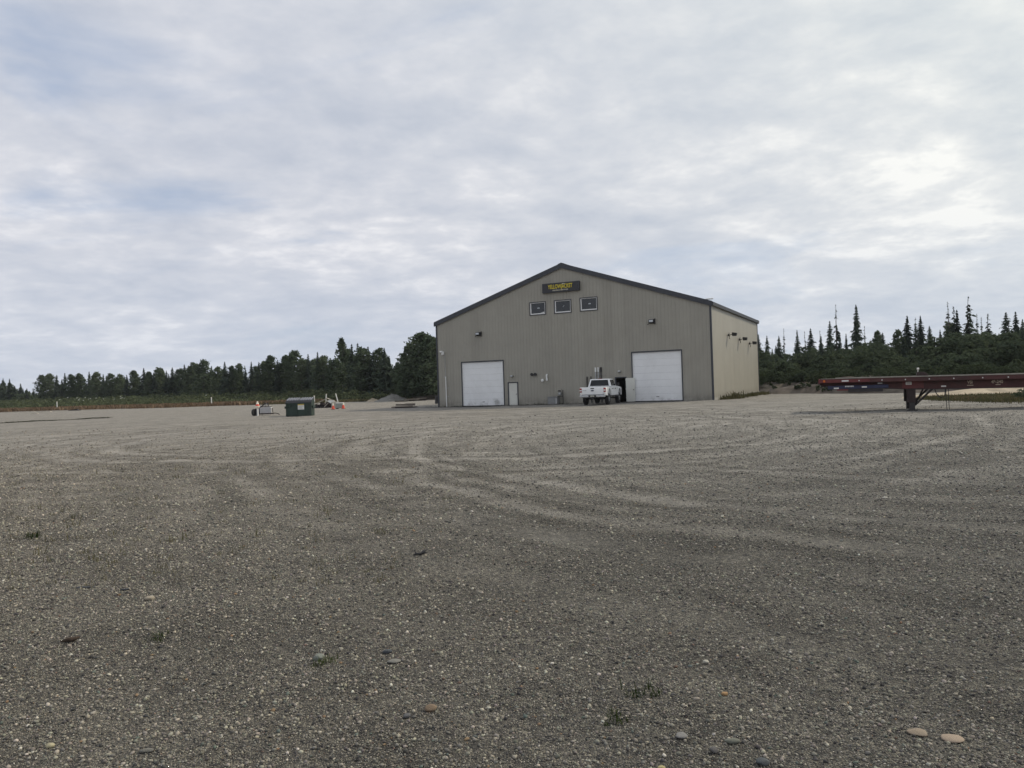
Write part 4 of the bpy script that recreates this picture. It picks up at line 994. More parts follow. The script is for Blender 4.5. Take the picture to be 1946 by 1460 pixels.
# ------------------------------------------------------------------ vegetation generators
def rot_rand(rng, n):
    v = rng.normal(size=(n, 3)); return v / np.linalg.norm(v, axis=1, keepdims=True)
def leaf_quads(c, nrm, sx, sy, rng):
    """one small four-cornered leaf clump per centre"""
    n = len(c); t = np.cross(nrm, rot_rand(rng, n)); t /= np.linalg.norm(t, axis=1, keepdims=True) + 1e-9
    b = np.cross(nrm, t); sx = np.broadcast_to(sx, n)[:, None]; sy = np.broadcast_to(sy, n)[:, None]
    v = np.stack([c - t * sx, c - b * sy * .7 + t * sx * .1, c + t * sx, c + b * sy], 1).reshape(-1, 3)
    return v, np.arange(n * 4).reshape(n, 4)
def spruce_crown(seed, nb=520, rmax=.17, low=.05, gap=0.0, topbare=0.0):
    rng = np.random.default_rng(seed); V = []
    t = low + (1.0 - low) * rng.random(nb) ** 0.9
    wh = 26 + seed % 5; t = np.where(rng.random(len(t)) < .72, (np.floor(t * wh) + .5 + rng.normal(0, .12, len(t))) / wh, t); t = np.clip(t, low, .998)      # branches sit in whorls
    if gap: t = t[rng.random(len(t)) > gap * (0.4 + 0.6 * np.sin(t * 40 + seed) ** 2)]
    if topbare: t = t[(t < 1 - topbare) | (rng.random(len(t)) < .25)]
    a = rng.random(len(t)) * 2 * np.pi
    lump = 1 + .30 * np.sin(a * 2 + t * 17 + seed) + .30 * np.sin(np.floor(t * wh) * 2.4 + seed * 2) + .15 * np.sin(a * 3 + np.floor(t * wh) * 1.7)
    r = rmax * (1 - t) ** .9 * lump * rng.uniform(.45, 1.2, len(t)) + .004
    for f in (.2, .4, .58, .75, .9, 1.0):
        rr = r * f; x = rr * np.cos(a); y = rr * np.sin(a); z = t - rr * .42 + .10 * rr * f + rng.normal(0, .004, len(t)); q = .22 + .78 * np.clip((1 - t) / .45, 0, 1)
        w = (.022 * (1.1 - .5 * f)) * rng.uniform(.7, 1.3, len(t)) * q; Ln = .042 * rng.uniform(.6, 1.3, len(t)) * q
        side = a + np.pi / 2 + rng.normal(0, .5, len(t)); c = np.stack([x, y, z], 1)
        s = np.stack([np.cos(side), np.sin(side), rng.normal(0, .35, len(t))], 1) * w[:, None]
        d = np.stack([np.cos(a) * .75, np.sin(a) * .75, -.55 + rng.normal(0, .25, len(t))], 1) * Ln[:, None]
        V.append(np.stack([c - s, c + s * .2 + d, c + s, c - d * .4], 1).reshape(-1, 3))
    V = np.concatenate(V); return V, np.arange(len(V)).reshape(-1, 4)
def leafy_crown(seed, n=1300, lobes=15, rx=.20, z0=.18, z1=.97, sz=.022, spread=1.0):
    rng = np.random.default_rng(seed)
    lz = z0 + (z1 - z0) * (np.arange(lobes) + rng.random(lobes)) / lobes
    u = (lz - z0) / (z1 - z0); env = rx * spread * 1.45 * (u + .10) ** .35 * np.clip(1.03 - u, 0, 1) ** .62
    la = rng.random(lobes) * 2 * np.pi; lr = env * rng.uniform(.15, .95, lobes)
    lc = np.stack([lr * np.cos(la), lr * np.sin(la), lz], 1); lrad = np.minimum(rx * rng.uniform(.22, .42, lobes), env * .8 + .02)
    k = rng.integers(0, lobes, n); d = rot_rand(rng, n); rad = lrad[k] * (rng.random(n) ** .4) * rng.uniform(.8, 1.15, n)
    c = lc[k] + d * rad[:, None] * np.array([1, 1, .95]); c[:, 2] = np.clip(c[:, 2], .03, 1.02)
    m = int(n * .42)                                   # a loose share of the leaves fills the whole outline
    uu = rng.random(m) ** .85; ev = rx * spread * 1.5 * (uu + .10) ** .35 * np.clip(1.03 - uu, 0, 1) ** .62; aa = rng.random(m) * 6.28; ri = ev * np.sqrt(rng.random(m)) * (1 + .22 * np.sin(aa * 3 + uu * 21 + seed))
    c[:m] = np.stack([ri * np.cos(aa), ri * np.sin(aa), z0 + (z1 - z0) * uu], 1); d[:m] = np.stack([np.cos(aa), np.sin(aa), .3 + 0 * aa], 1)
    nr = d + rng.normal(0, .6, (n, 3)); nr /= np.linalg.norm(nr, axis=1, keepdims=True)
    s = sz * rng.uniform(.6, 1.5, n); return leaf_quads(c, nr, s, s * .7, rng)
def trunk_mb(seed, r=.012, limbs=5, h=.95, bare=0):
    rs = random.Random(seed); mb = MB()
    bx, by = rs.uniform(-.01, .01), rs.uniform(-.01, .01)
    mb.tube([(0, 0, -.03), (bx * .5, by, .3), (bx, by, .6), (0, 0, h)], [r * 1.25, r, r * .65, r * .12], 6)
    for k in range(limbs):
        z = rs.uniform(.2, .8); a = rs.uniform(0, 6.28); q = rs.uniform(.06, .12)
        mb.tube([(0, 0, z), (q * .6 * math.cos(a), q * .6 * math.sin(a), z + q * .5), (q * math.cos(a), q * math.sin(a), z + q * 1.1)], [r * .4, r * .3, r * .1], 4)
    for k in range(bare):
        z = .12 + .86 * rs.random(); a = rs.uniform(0, 6.28); q = (.07 * (1 - z) + .012) * rs.uniform(.4, 1.3)
        mb.tube([(0, 0, z), (q * math.cos(a), q * math.sin(a), z - q * .25)], [r * .22, r * .10], 3, False)
    return mb
M_SPR = leaf_mat("spruce_needles", (.045, .062, .050), (.092, .120, .090), .35, .32)
M_LEAF = leaf_mat("birch_leaves", (.066, .090, .058), (.120, .150, .092), .4, .40)
M_ALD = leaf_mat("alder_leaves", (.054, .072, .048), (.112, .138, .080), .30, .38)
M_SHRUB = leaf_mat("shrub_leaves", (.050, .066, .038), (.112, .130, .072), .16, .28)
M_BARK = pm("grey_bark", (.085, .075, .062), 0.95, 0, 0.3, 20)
M_BIRCH = pm("birch_bark", (.10, .095, .085), 0.85, 0, 0.3, 14)
M_DEAD = pm("dead_wood", (.115, .105, .092), 0.95, 0, 0.25, 20)

def proto_mesh(name, vf, mat):
    v, f = vf; o = mesh_obj(name, v, f, mat, link=False); me = o.data; bpy.data.objects.remove(o); return me
def mb_mesh(name, mb, mat):
    o = mb.build(name, mat); me = o.data; bpy.data.objects.remove(o); return me
PROTO = {}
for k in range(6): PROTO['s', k] = (mb_mesh('trunk', trunk_mb(k, .011, 0), M_BARK), proto_mesh('crown', spruce_crown(k, 470 + 25 * k, .165 + .02 * (k % 3)), M_SPR))
for k in range(3): PROTO['p', k] = (mb_mesh('trunk', trunk_mb(20 + k, .010, 0, .99, 34), M_BARK), proto_mesh('crown', spruce_crown(30 + k, 250, .115, .12, .55, .10), M_SPR))
for k in range(3): PROTO['n', k] = (mb_mesh('trunk', trunk_mb(40 + k, .011, 0, .995, 70), M_DEAD), proto_mesh('crown', spruce_crown(50 + k, 60, .05, .10, .5, 0), M_SPR))
for k in range(6): PROTO['d', k] = (mb_mesh('trunk', trunk_mb(60 + k, .011, 7), M_BIRCH), proto_mesh('crown', leafy_crown(70 + k, 2600, 30 + 2 * k, .185 + .02 * (k % 3), .10, .99, .019), M_LEAF))
PROTO['b', 0] = (mb_mesh('trunk', trunk_mb(80, .011, 9), M_BIRCH), proto_mesh('crown', leafy_crown(81, 1250, 24, .13, .30, .98, .020), M_LEAF))
PROTO['g', 0] = (mb_mesh('trunk', trunk_mb(90, .016, 9), M_BARK), proto_mesh('crown', leafy_crown(91, 4600, 60, .34, .05, .99, .020), M_LEAF))
NV = {'s': 6, 'p': 3, 'n': 3, 'd': 6, 'b': 1, 'g': 1}
trng = random.Random(77)
def tree(x, y, h, kind, label, group=None, wide=1.0, zb=None, name=None):
    k = trng.randrange(NV[kind]); tm_, cm_ = PROTO[kind, k]
    nm = name or {'s': 'spruce_tree', 'p': 'spruce_tree', 'n': 'dead_spruce', 'd': 'leafy_tree', 'b': 'birch_tree', 'g': 'broad_tree'}[kind]
    z = H1(x, y) - .05 if zb is None else zb
    root = thing(nm, label, 'tree', (x, y, z), trng.uniform(0, 6.28), group)
    root.scale = (h * wide, h * wide, h)
    for n_, me in (('trunk', tm_), ('crown', cm_)):
        o = bpy.data.objects.new(n_, me); COL.objects.link(o); o.parent = root
    return root

# ------------------------------------------------------------------ dirt bank behind the yard on the right
BANK = [(16, 99), (21, 92.5), (25.5, 85.5), (29.5, 78.5), (32, 71.5), (36, 66), (42, 61), (51, 55), (66, 48), (95, 38)]
def resample(pts, step):
    P = []
    for a, b in zip(pts, pts[1:]):
        n = max(1, int(math.hypot(b[0] - a[0], b[1] - a[1]) / step))
        P += [(a[0] + (b[0] - a[0]) * k / n, a[1] + (b[1] - a[1]) * k / n) for k in range(n)]
    return P + [pts[-1]]
BP = resample(BANK, .8)
BP = [tuple(np.mean(BP[max(0, i - 4):i + 5], axis=0)) for i in range(len(BP))]
def bank_frame(i):
    a, b = BP[max(0, i - 1)], BP[min(len(BP) - 1, i + 1)]; dx, dy = b[0] - a[0], b[1] - a[1]; L_ = math.hypot(dx, dy)
    return (-dy / L_, dx / L_) if False else ((dy / L_) * -1, (dx / L_))
brs = np.random.default_rng(5)
_bn = brs.normal(0, 1, (len(BP), 24))
for _ in range(2): _bn = (np.roll(_bn, 1, 0) + _bn + np.roll(_bn, -1, 0)) / 3 ** .5 / 1.1
ULIST = [-.4, .2, .8, 1.3, 1.8, 2.3, 2.9, 3.6, 4.5, 6, 9, 14, 22, 34, 60]
def bank_prof(u): return float(np.interp(u, [-.4, .2, 1.3, 2.6, 3.6, 6, 14, 60], [-.15, .12, .75, 1.15, 1.30, 1.35, 1.25, 1.2]))
def build_bank():
    v = []; f = []; n = len(ULIST)
    for i, (x, y) in enumerate(BP):
        nx, ny = bank_frame(i)
        for j, u in enumerate(ULIST):
            w = 1 + (.22 * math.sin(i * .21) + .12 * math.sin(i * .53 + 1)) * (1 if j < 7 else .5)
            z = bank_prof(u) * w + _bn[i, j] * (.17 if u < 2.6 else .07) * min(1, max(u, 0)) 
            uu = u + _bn[i, j + 8] * .25
            v.append((x + nx * uu, y + ny * uu, z + H1(x, y)))
    for i in range(len(BP) - 1):
        for j in range(n - 1): f.append((i * n + j, (i + 1) * n + j, (i + 1) * n + j + 1, i * n + j + 1))
    m = pm("bank_dirt", (.115, .095, .078), 0.95, 0, 0.45, .9, 1.0, 4, dirt=(.050, .055, .035), dirt_amt=0.6)
    tag(mesh_obj('dirt_bank', v, f, m), kind='structure')
build_bank()
def on_bank(t, u):
    i = t * (len(BP) - 1); i0 = min(int(i), len(BP) - 2); fr = i - i0
    x = BP[i0][0] + (BP[i0 + 1][0] - BP[i0][0]) * fr; y = BP[i0][1] + (BP[i0 + 1][1] - BP[i0][1]) * fr
    nx, ny = bank_frame(i0); return x + nx * u, y + ny * u, bank_prof(u)

# ------------------------------------------------------------------ shrub masses (nobody could count them)
def bush_field(name, items, n, size, mat, seed, label=None, squash=.5):
    rng = np.random.default_rng(seed); V = []
    for x, y, z, h, w in items:
        m = int(n * max(.4, min(2.2, (h * w) / 6)))
        lobes = 5; la = rng.random(lobes) * 6.28; lr = rng.uniform(.15, .6, lobes) * w
        lc = np.stack([x + lr * np.cos(la), y + lr * np.sin(la), z + h * rng.uniform(.14, .72, lobes)], 1); R_ = w * rng.uniform(.38, .62, lobes)
        k = rng.integers(0, lobes, m); d = rot_rand(rng, m); d[:, 2] = np.where(d[:, 2] < -.5, -d[:, 2], d[:, 2])
        c = lc[k] + d * (R_[k] * rng.random(m) ** .35)[:, None] * np.array([1, 1, 0]) + np.stack([np.zeros(m), np.zeros(m), d[:, 2] * h * .30], 1)
        c[:, 2] = np.maximum(c[:, 2], z + .05)
        nr = d * .8 + rng.normal(0, .55, (m, 3)) + np.array([0, 0, .35]); nr /= np.linalg.norm(nr, axis=1, keepdims=True)
        s = size * rng.uniform(.55, 1.5, m); vv, _ = leaf_quads(c, nr, s, s * .65, rng); V.append(vv)
    V = np.concatenate(V); o = mesh_obj(name, V, np.arange(len(V)).reshape(-1, 4), mat)
    return tag(o, kind='stuff')
rg = random.Random(9)
# alder thicket on top of the bank to the right: low in front, tall behind
it = []
for k in range(330):
    t = rg.random(); u = 3.0 + 24 * rg.random() ** 1.15
    h = np.interp(u, [3, 6, 12, 27], [1.3, 2.6, 4.2, 4.6]) * rg.uniform(.72, 1.12)
    x, y, z = on_bank(t, u); it.append((x, y, z - .2, h, h * rg.uniform(.55, .8)))
for k in range(150):
    t = rg.random(); u = rg.uniform(24, 40); x, y, z = on_bank(t, u); h = rg.uniform(3.6, 4.6); it.append((x, y, z - .6, h, h * .7))
tag(bush_field('alder_thicket', it, 330, .20, M_ALD, 21), 'dense dark green alder thicket along the bank behind the red trailer', 'thicket')
it = []
for k in range(1200):
    t = rg.random(); u = .3 + 6.2 * rg.random() ** .7; x, y, z = on_bank(t, u); h = rg.uniform(.3, .7) if u < 2 else rg.uniform(.5, 1.5); it.append((x, y, z - .1, h, h * rg.uniform(.6, 1.0)))
tag(bush_field('bank_weeds', it, 110, .12, M_SHRUB, 22), 'green weeds growing over the top of the dirt bank right of the building', 'weeds')
# green shrub belt between yard edge and forest on the left
EX = [-230, -175, -101, -57, -41, -25, -10, 20]; EY = [185, 170, 152, 136, 131, 129, 126, 122]
def yard_edge(x): return float(np.interp(x, EX, EY))
FX = [-240, -172, -146, -106, -80, -50, -34, -25, -12, 25]; FY = [275, 258, 238, 213, 194, 166, 150, 138, 128, 112]
def forest_edge(x): return float(np.interp(x, FX, FY))
it = []
for k in range(1500):
    x = rg.uniform(-215, 4); ye = yard_edge(x) + (14 if x < -45 else np.interp(x, [-45, -30], [12, 1.5])); fe = forest_edge(x) + 6
    if fe < ye + 2: fe = ye + 6
    q = rg.random(); y = ye + (fe - ye) * q
    h = np.interp(q, [0, .3, 1], [.8, 1.5, 2.9]) * rg.uniform(.7, 1.25); it.append((x, y, H1(x, y) - .05, h, h * rg.uniform(.7, 1.1) + .4))
tag(bush_field('shrub_belt', it, 80, .25, M_SHRUB, 23), 'belt of low green shrubs between the gravel yard and the forest', 'shrubs')
# white flower heads standing in the belt
_fr = np.random.default_rng(41); _c = []
for cx_, cy_, n_ in ((-109, 196, 5), (-105, 192, 3), (-97, 190, 5), (-101, 178, 2), (-121, 205, 1), (-70, 172, 1)):
    for q in range(n_): _c.append((cx_ + _fr.normal(0, 1.3), cy_ + _fr.normal(0, .8), 2.1 + _fr.normal(0, .25)))
_c = np.array(_c); _n = np.tile([0.0, -.5, .85], (len(_c), 1)) + _fr.normal(0, .15, (len(_c), 3)); _n /= np.linalg.norm(_n, axis=1, keepdims=True)
_v, _q = leaf_quads(_c, _n, .22, .16, _fr); tag(mesh_obj('flower_heads', _v, _q, pm('white_petal', (.42, .44, .38), .8)), 'white flower heads dotted over the left shrub belt', kind='stuff')
# dark undergrowth closing the foot of the forest
it = []
for k in range(1000):
    x = rg.uniform(-225, 14); y = forest_edge(x) + rg.uniform(2, 26); h = rg.uniform(3.0, 5.5); it.append((x, y, -.3, h, h * .75))
tag(bush_field('forest_undergrowth', it, 95, .42, M_ALD, 24), 'dark undergrowth filling the foot of the forest left of the building', 'undergrowth')
LEFT_TREES =  [(-172.5, 260.6, 10.1, 's'), (-168.5, 257.8, 9.8, 's'), (-162.8, 254.6, 8.0, 's'), (-166.1, 256.7, 7.4, 's'), (-155.7, 246.6, 6.2, 's'), (-146.4, 239.6, 9.9, 'd'), (-143.0, 237.8, 10.2, 'd'), (-138.4, 233.8, 9.7, 's'), (-136.7, 235.1, 10.3, 's'), (-131.4, 229.4, 9.5, 'd'), (-128.7, 228.9, 9.6, 'd'), (-124.8, 227.0, 10.2, 's'), (-121.5, 224.6, 9.8, 'd'), (-118.8, 223.5, 9.2, 's'), (-116.0, 222.3, 9.2, 'd'), (-112.8, 221.1, 8.8, 'd'), (-107.7, 215.0, 8.4, 's'), (-105.6, 215.1, 9.4, 'd'), (-101.6, 212.3, 10.1, 's'), (-98.1, 208.1, 8.7, 'd'), (-95.3, 204.8, 8.7, 's'), (-95.5, 208.8, 9.9, 'd'), (-91.1, 202.8, 8.9, 's'), (-88.8, 201.1, 9.6, 's'), (-87.6, 202.4, 9.1, 'd'), (-84.6, 198.8, 10.1, 's'), (-82.3, 196.5, 9.2, 'd'), (-81.2, 196.8, 10.2, 'd'), (-76.0, 189.5, 10.6, 'd'), (-74.5, 190.9, 9.2, 's'), (-71.3, 186.7, 8.7, 'd'), (-68.1, 182.6, 9.8, 's'), (-66.7, 183.4, 8.6, 'd'), (-64.8, 182.7, 9.1, 'd'), (-61.0, 176.1, 8.0, 's'), (-59.8, 176.7, 9.4, 's'), (-56.5, 171.9, 9.0, 's'), (-55.5, 172.8, 9.0, 'd'), (-53.5, 170.6, 10.1, 'd'), (-50.2, 165.2, 9.1, 's'), (-49.1, 166.9, 9.9, 'd'), (-46.3, 163.7, 10.7, 'd'), (-44.3, 161.9, 9.0, 'd'), (-42.5, 160.9, 9.9, 's'), (-39.3, 156.1, 10.0, 's'), (-38.3, 156.5, 9.1, 'd'), (-36.5, 155.3, 8.7, 's'), (-34.1, 149.3, 8.1, 'd'), (-33.6, 152.4, 12.5, 'b'), (-30.4, 146.8, 10.8, 's'), (-29.0, 145.6, 10.8, 's'), (-27.3, 142.2, 9.7, 'd'), (-26.8, 144.2, 10.1, 's'), (-25.2, 140.3, 8.9, 's'), (-24.5, 142.4, 9.4, 'd'), (-22.6, 137.0, 9.3, 's'), (-21.8, 137.2, 7.9, 's'), (-20.7, 134.7, 5.8, 's'), (-19.7, 134.3, 6.4, 'd'), (-18.0, 130.0, 7.7, 'd'), (-16.7, 128.1, 9.2, 'd'), (-14.6, 127.0, 10.9, 'g'), (-12.8, 123.6, 10.1, 'd'), (-11.6, 120.4, 9.4, 'd')]
RIGHT_TREES =  [(37.2, 115.3, 8.3, 's'), (36.3, 108.8, 7.7, 's'), (40.0, 112.4, 8.9, 'n'), (39.4, 105.6, 8.2, 's'), (42.6, 111.3, 8.3, 'n'), (42.2, 108.0, 8.5, 's'), (43.1, 107.0, 8.1, 'n'), (45.3, 108.9, 9.5, 's'), (45.4, 106.9, 11.7, 'n'), (47.4, 105.1, 11.4, 's'), (43.1, 100.6, 7.3, 's'), (44.8, 102.6, 7.3, 's'), (45.5, 98.7, 8.0, 'n'), (47.0, 98.5, 7.2, 'd'), (48.8, 96.8, 7.2, 'd'), (52.3, 101.2, 9.3, 's'), (49.9, 94.6, 8.7, 'p'), (51.0, 95.5, 8.8, 's'), (53.3, 95.3, 7.0, 's'), (55.6, 97.5, 10.6, 'n'), (56.2, 98.3, 8.1, 'd'), (55.4, 95.9, 9.9, 'p'), (53.3, 91.6, 9.1, 's'), (55.7, 93.3, 10.9, 'p'), (57.0, 93.8, 8.7, 'n'), (54.1, 88.2, 7.9, 'n'), (57.6, 92.6, 8.6, 'p'), (57.2, 88.6, 8.4, 's'), (58.9, 89.5, 8.5, 's'), (59.7, 89.5, 7.6, 's')]
ZONES = [(-.60, 'in the far clump cut by the left edge'), (-.565, 'at the forest end above the leftmost white pipe'), (-.49, 'in forest just right of the leftmost white pipe'),
 (-.42, 'in forest midway between the two left pipes'), (-.345, 'in forest above the second white pipe'), (-.28, 'in forest above the small generator'), (-.20, 'in forest above the dumpster'), (-.165, 'in forest above the cones'), (9, 'in forest left of the broad tree')]
def zone(x, y): return next(i for i, (q, _) in enumerate(ZONES) if x / y < q)
def lt_lab(kd, x, y, back=False):
    z = ZONES[zone(x, y)][1]
    return ('half hidden ' if back else '') + {'s': 'dark pointed spruce ', 'd': 'rounded leafy tree '}[kd] + '' + z
LT_OWN = {'b': 'tallest slender birch standing above the forest edge left of the building', 'g': 'big broad leafy tree right beside the left wall of the building'}
GRP_L = 'trees of the forest edge left of the building'
for i, (x, y, h, k) in enumerate(LEFT_TREES):
    lab = LT_OWN[k] if k in LT_OWN else lt_lab(k, x, y)
    if i == len(LEFT_TREES) - 2: lab = 'leafy tree half hidden between the broad tree and the building wall'
    if i == len(LEFT_TREES) - 1: lab = 'leafy tree mostly hidden behind the left wall of the building'
    own = k in 'bg' or i >= len(LEFT_TREES) - 2
    tree(x, y, h + .05, k, lab, None if own else GRP_L, {'s': 1.12, 'd': 1.32, 'b': 1.05, 'g': 1.15}[k] * trng.uniform(.9, 1.15))
# second and third rows filling the forest
for row in range(3):
    for k in range(62):
        x = -225 + (k + trng.random()) * 3.75; 
        y = forest_edge(x) + 5 + row * 6 + trng.uniform(-2, 3)
        near = min(LEFT_TREES, key=lambda q: abs(q[0] / q[1] - x / y))
        h = (near[2] - 1.75) * y / near[1] * trng.uniform(.62, .90) + 1.75
        if x < -150 and x > -154: continue
        if -152.5 < x / y * 245 < -146.5 or x / y < -.72 or x / y > -.085: continue
        kd = 's' if trng.random() < .55 else 'd'
        tree(x, y, max(4, h), kd, lt_lab(kd, x, y, True), GRP_L, trng.uniform(.95, 1.25))

RT_LAB = {0: 'spruce whose top just clears the thicket right beside the building wall', 1: 'second small spruce from the right wall of the building',
 2: 'thin bare snag, leftmost of the dead trees right of the building', 3: 'small spruce between the two leftmost bare snags', 4: 'pale thin snag just left of a bushy spruce top',
 5: 'bushy spruce top between two pale thin snags', 6: 'thin snag just right of the bushy spruce top', 7: 'spruce leaning close to the left foot of the tall bare snag',
 8: 'tall thin bare snag beside the lone tall dark spruce', 9: 'lone tall dark spruce, tallest full one above the trailer nose', 10: 'short spruce between the tall bare snag and the lone tall spruce',
 11: 'shorter spruce just left of the lone tall dark spruce', 12: 'faint thin snag just right of the lone tall dark spruce', 13: 'small pale leafy tree right of the lone tall spruce',
 14: 'rounded leafy tree at the left foot of the three spruce cluster', 15: 'left and fullest spruce of the cluster of three above the landing leg', 16: 'thin middle spruce of the cluster of three above the landing leg',
 17: 'right spruce of the cluster of three above the landing leg', 18: 'small lone spruce in the gap right of the cluster of three', 19: 'thin bare snag rising behind the bushy leafy tree on the right',
 20: 'bushy leafy tree at the foot of the thin sparse spruces on the right', 21: 'sparse spruce with thin top beside the bushy leafy tree', 22: 'fuller spruce behind the sparse one at the bushy leafy tree',
 23: 'tallest sparse spruce with nearly bare top on the right', 24: 'thin snag immediately right of the tallest sparse spruce', 25: 'second thin snag right of the tallest sparse spruce',
 26: 'sparse spruce between the thin snags and the dense dark spruce', 27: 'dense dark spruce, widest near the right edge', 28: 'spruce just right of the widest dense dark spruce', 29: 'spruce cut by the right edge of the photo'}
RT_W = {0: .95, 1: .9, 3: .8, 5: 1.1, 7: .85, 9: .8, 10: .75, 11: .75, 15: 1.05, 16: .9, 17: .9, 18: .9, 22: .9, 27: 1.15, 28: .95, 29: 1.0}
for i, (x, y, h, k) in enumerate(RIGHT_TREES):
    tree(x, y, h - 1.2, k, RT_LAB[i], None, RT_W.get(i, 1.0) * (1.15 if k == 'p' else 1.0), 1.2)
for k in range(46):      # small conifers whose tips poke out of the thicket
    t = rg.uniform(.05, .95); u = rg.uniform(14, 30); x, y, z = on_bank(t, u)
    kk = 's' if rg.random() < .8 else 'n'
    tree(x, y, rg.uniform(3.6, 6.0), kk, ('small conifer poking from the thicket ' if kk == 's' else 'thin dead trunk poking from the thicket ') + ('between building and trailer nose' if t < .42 else 'left of the trailer landing legs' if t < .62 else 'right of the trailer landing legs'), 'small conifers in the alder thicket', .95, 1.2)

# ------------------------------------------------------------------ grasses
def blades(items, seed, nb, spread, wide=1.0):
    """tufts of pointed blades: items = (x, y, z, height)"""
    rng = np.random.default_rng(seed); it = np.array(items); n = len(it)
    k = np.repeat(np.arange(n), nb); m = len(k); a = rng.random(m) * 6.28; h = it[k, 3] * rng.uniform(.45, 1.1, m)
    base = it[k, :3] + np.stack([rng.normal(0, spread, m) * it[k, 3], rng.normal(0, spread, m) * it[k, 3], np.zeros(m)], 1)
    lean = rng.uniform(.15, 1.1, m); w = np.maximum(.0025, h * .03) * rng.uniform(.7, 1.6, m) * wide
    side = np.stack([-np.sin(a), np.cos(a), np.zeros(m)], 1) * w[:, None]
    out = np.stack([np.cos(a), np.sin(a), np.zeros(m)], 1)
    mid = base + out * (lean * h * .35)[:, None] + np.array([0, 0, 1]) * (h * .62)[:, None]
    tip = base + out * (lean * h)[:, None] + np.array([0, 0, 1]) * (h * (1.02 - lean * .35))[:, None]
    V = np.stack([base - side, base + side, mid + side * .7, mid - side * .7, tip, ], 1).reshape(-1, 3)
    b = np.arange(m)[:, None] * 5
    F = np.concatenate([b + np.array([[0, 1, 2]]), b + np.array([[0, 2, 3]]), b + np.array([[3, 2, 4]])]); return V, F
M_DRY = leaf_mat("dry_grass", (.165, .115, .078), (.275, .205, .135), .25, .3)
M_OLIVE = leaf_mat("olive_grass", (.075, .074, .040), (.185, .165, .095), .35, .3)
M_WEED = leaf_mat("green_weed", (.030, .045, .016), (.075, .095, .035), 2.0, .3)
M_DARKWEED = leaf_mat("dark_weed", (.020, .026, .014), (.050, .055, .028), 1.0, .25)
it = []
for k in range(15000):
    x = rg.uniform(-200, -33); ye = yard_edge(x); wd = np.interp(x, [-200, -60, -45, -33], [22, 16, 8, 2])
    y = ye - 3 + wd * rg.random() ** .9 + 2.5 * math.sin(x * .13) ; it.append((x, y, H1(x, y), rg.uniform(.35, .85)))
V, F = blades(it, 31, 6, .9, 5.0)
# far blades are widened into clumps
o = tag(mesh_obj('dry_grass', V, F, M_DRY), 'reddish brown dry grass along the far left edge of the yard', kind='stuff')
it = []
for k in range(3600):
    x = rg.uniform(-50, -8); y = yard_edge(x) + rg.uniform(-2, 5); it.append((x, y, H1(x, y), rg.uniform(.2, .6)))
V, F = blades(it, 32, 6, .9, 4.0); tag(mesh_obj('edge_grass', V, F, M_OLIVE), 'olive grass at the yard edge behind the dumpster', kind='stuff')
# grass island with pale sand behind it, right of the landing legs
def mound(name, cx, cy, rx, ry, h, mat, seed, kind='structure', rough=.12, n=26):
    rng = np.random.default_rng(seed); v = [(cx, cy, H1(cx, cy) + h)]; f = []; rings = 9; ph = rng.random(6) * 6.28
    for i in range(1, rings + 1):
        q = i / rings
        for k in range(n):
            a = 2 * math.pi * k / n; e = 1 + .16 * math.sin(2 * a + ph[0]) + .10 * math.sin(5 * a + ph[1])
            x = cx + rx * q * e * math.cos(a); y = cy + ry * q * e * math.sin(a)
            z = H1(x, y) + h * (1 - q) ** 1.1 * (1 + .4 * math.sin(3 * a + ph[2]) * q) + rng.normal(0, rough) * h * (1 - q) - (.05 if i == rings else 0)
            v.append((x, y, z))
    for k in range(n): f.append((0, 1 + k, 1 + (k + 1) % n, 1 + (k + 1) % n))
    for i in range(rings - 1):
        for k in range(n): f.append((1 + i * n + k, 1 + (i + 1) * n + k, 1 + (i + 1) * n + (k + 1) % n, 1 + i * n + (k + 1) % n))
    mb = MB(); mb.v = v; mb.f = [tuple(dict.fromkeys(q)) for q in f]; return tag(mb.build(name, mat, smooth=True), kind=kind)
M_SAND = pm("pale_sand", (.36, .30, .22), 0.95, 0, 0.3, 1.6, 1.0, 6, dirt=(.20, .18, .13), dirt_amt=0.5)
M_PILE = pm("gravel_heap", (.17, .165, .15), 0.95, 0, 0.3, 2.5, 1.0, 8)
mound('sand_mound', 36.5, 56.0, 8.5, 3.2, .62, M_SAND, 3)
tag(mound('gravel_heap', -19.3, 123.5, 2.9, 2.4, 1.15, M_PILE, 4, None), 'grey heap of gravel at the yard edge left of the planks', 'gravel heap')
tag(mound('sand_heap', -22.6, 124.5, 1.3, 1.0, .55, M_SAND, 6, None), 'small pale heap of sand left of the grey gravel heap', 'sand heap')
it = []
for k in range(5200):
    a = rg.uniform(0, 6.28); q = math.sqrt(rg.random()); x = 31.5 + 9.0 * q * math.cos(a); y = 45.5 + 7.0 * q * math.sin(a) + .35 * (x - 31)
    if x < 25 + rg.random() * 1.5 + (48 - y) * .0: continue
    it.append((x, y, H1(x, y), rg.uniform(.12, .34)))
V, F = blades(it, 33, 8, .8, 2.0); tag(mesh_obj('grass_patch', V, F, M_OLIVE), 'patch of olive grass on the gravel behind the trailer', kind='stuff')
it = []
for k in range(3000):
    a = rg.uniform(0, 6.28); q = math.sqrt(rg.random()); x = 32 + 9.0 * q * math.cos(a); y = 47 + 6.5 * q * math.sin(a) + .35 * (x - 31)
    if x < 25.6 + rg.random() * 1.8 or math.sin(x * 1.3 + y * .7) + math.sin(y * 1.1 - x * .4) < -.3: continue
    it.append((x, y, H1(x, y), rg.uniform(.10, .30)))
V, F = blades(it, 38, 8, .8, 2.0); tag(mesh_obj('dry_tufts', V, F, M_DRY), 'pale dry tufts mixed into the grass patch behind the trailer', kind='stuff')
it = []
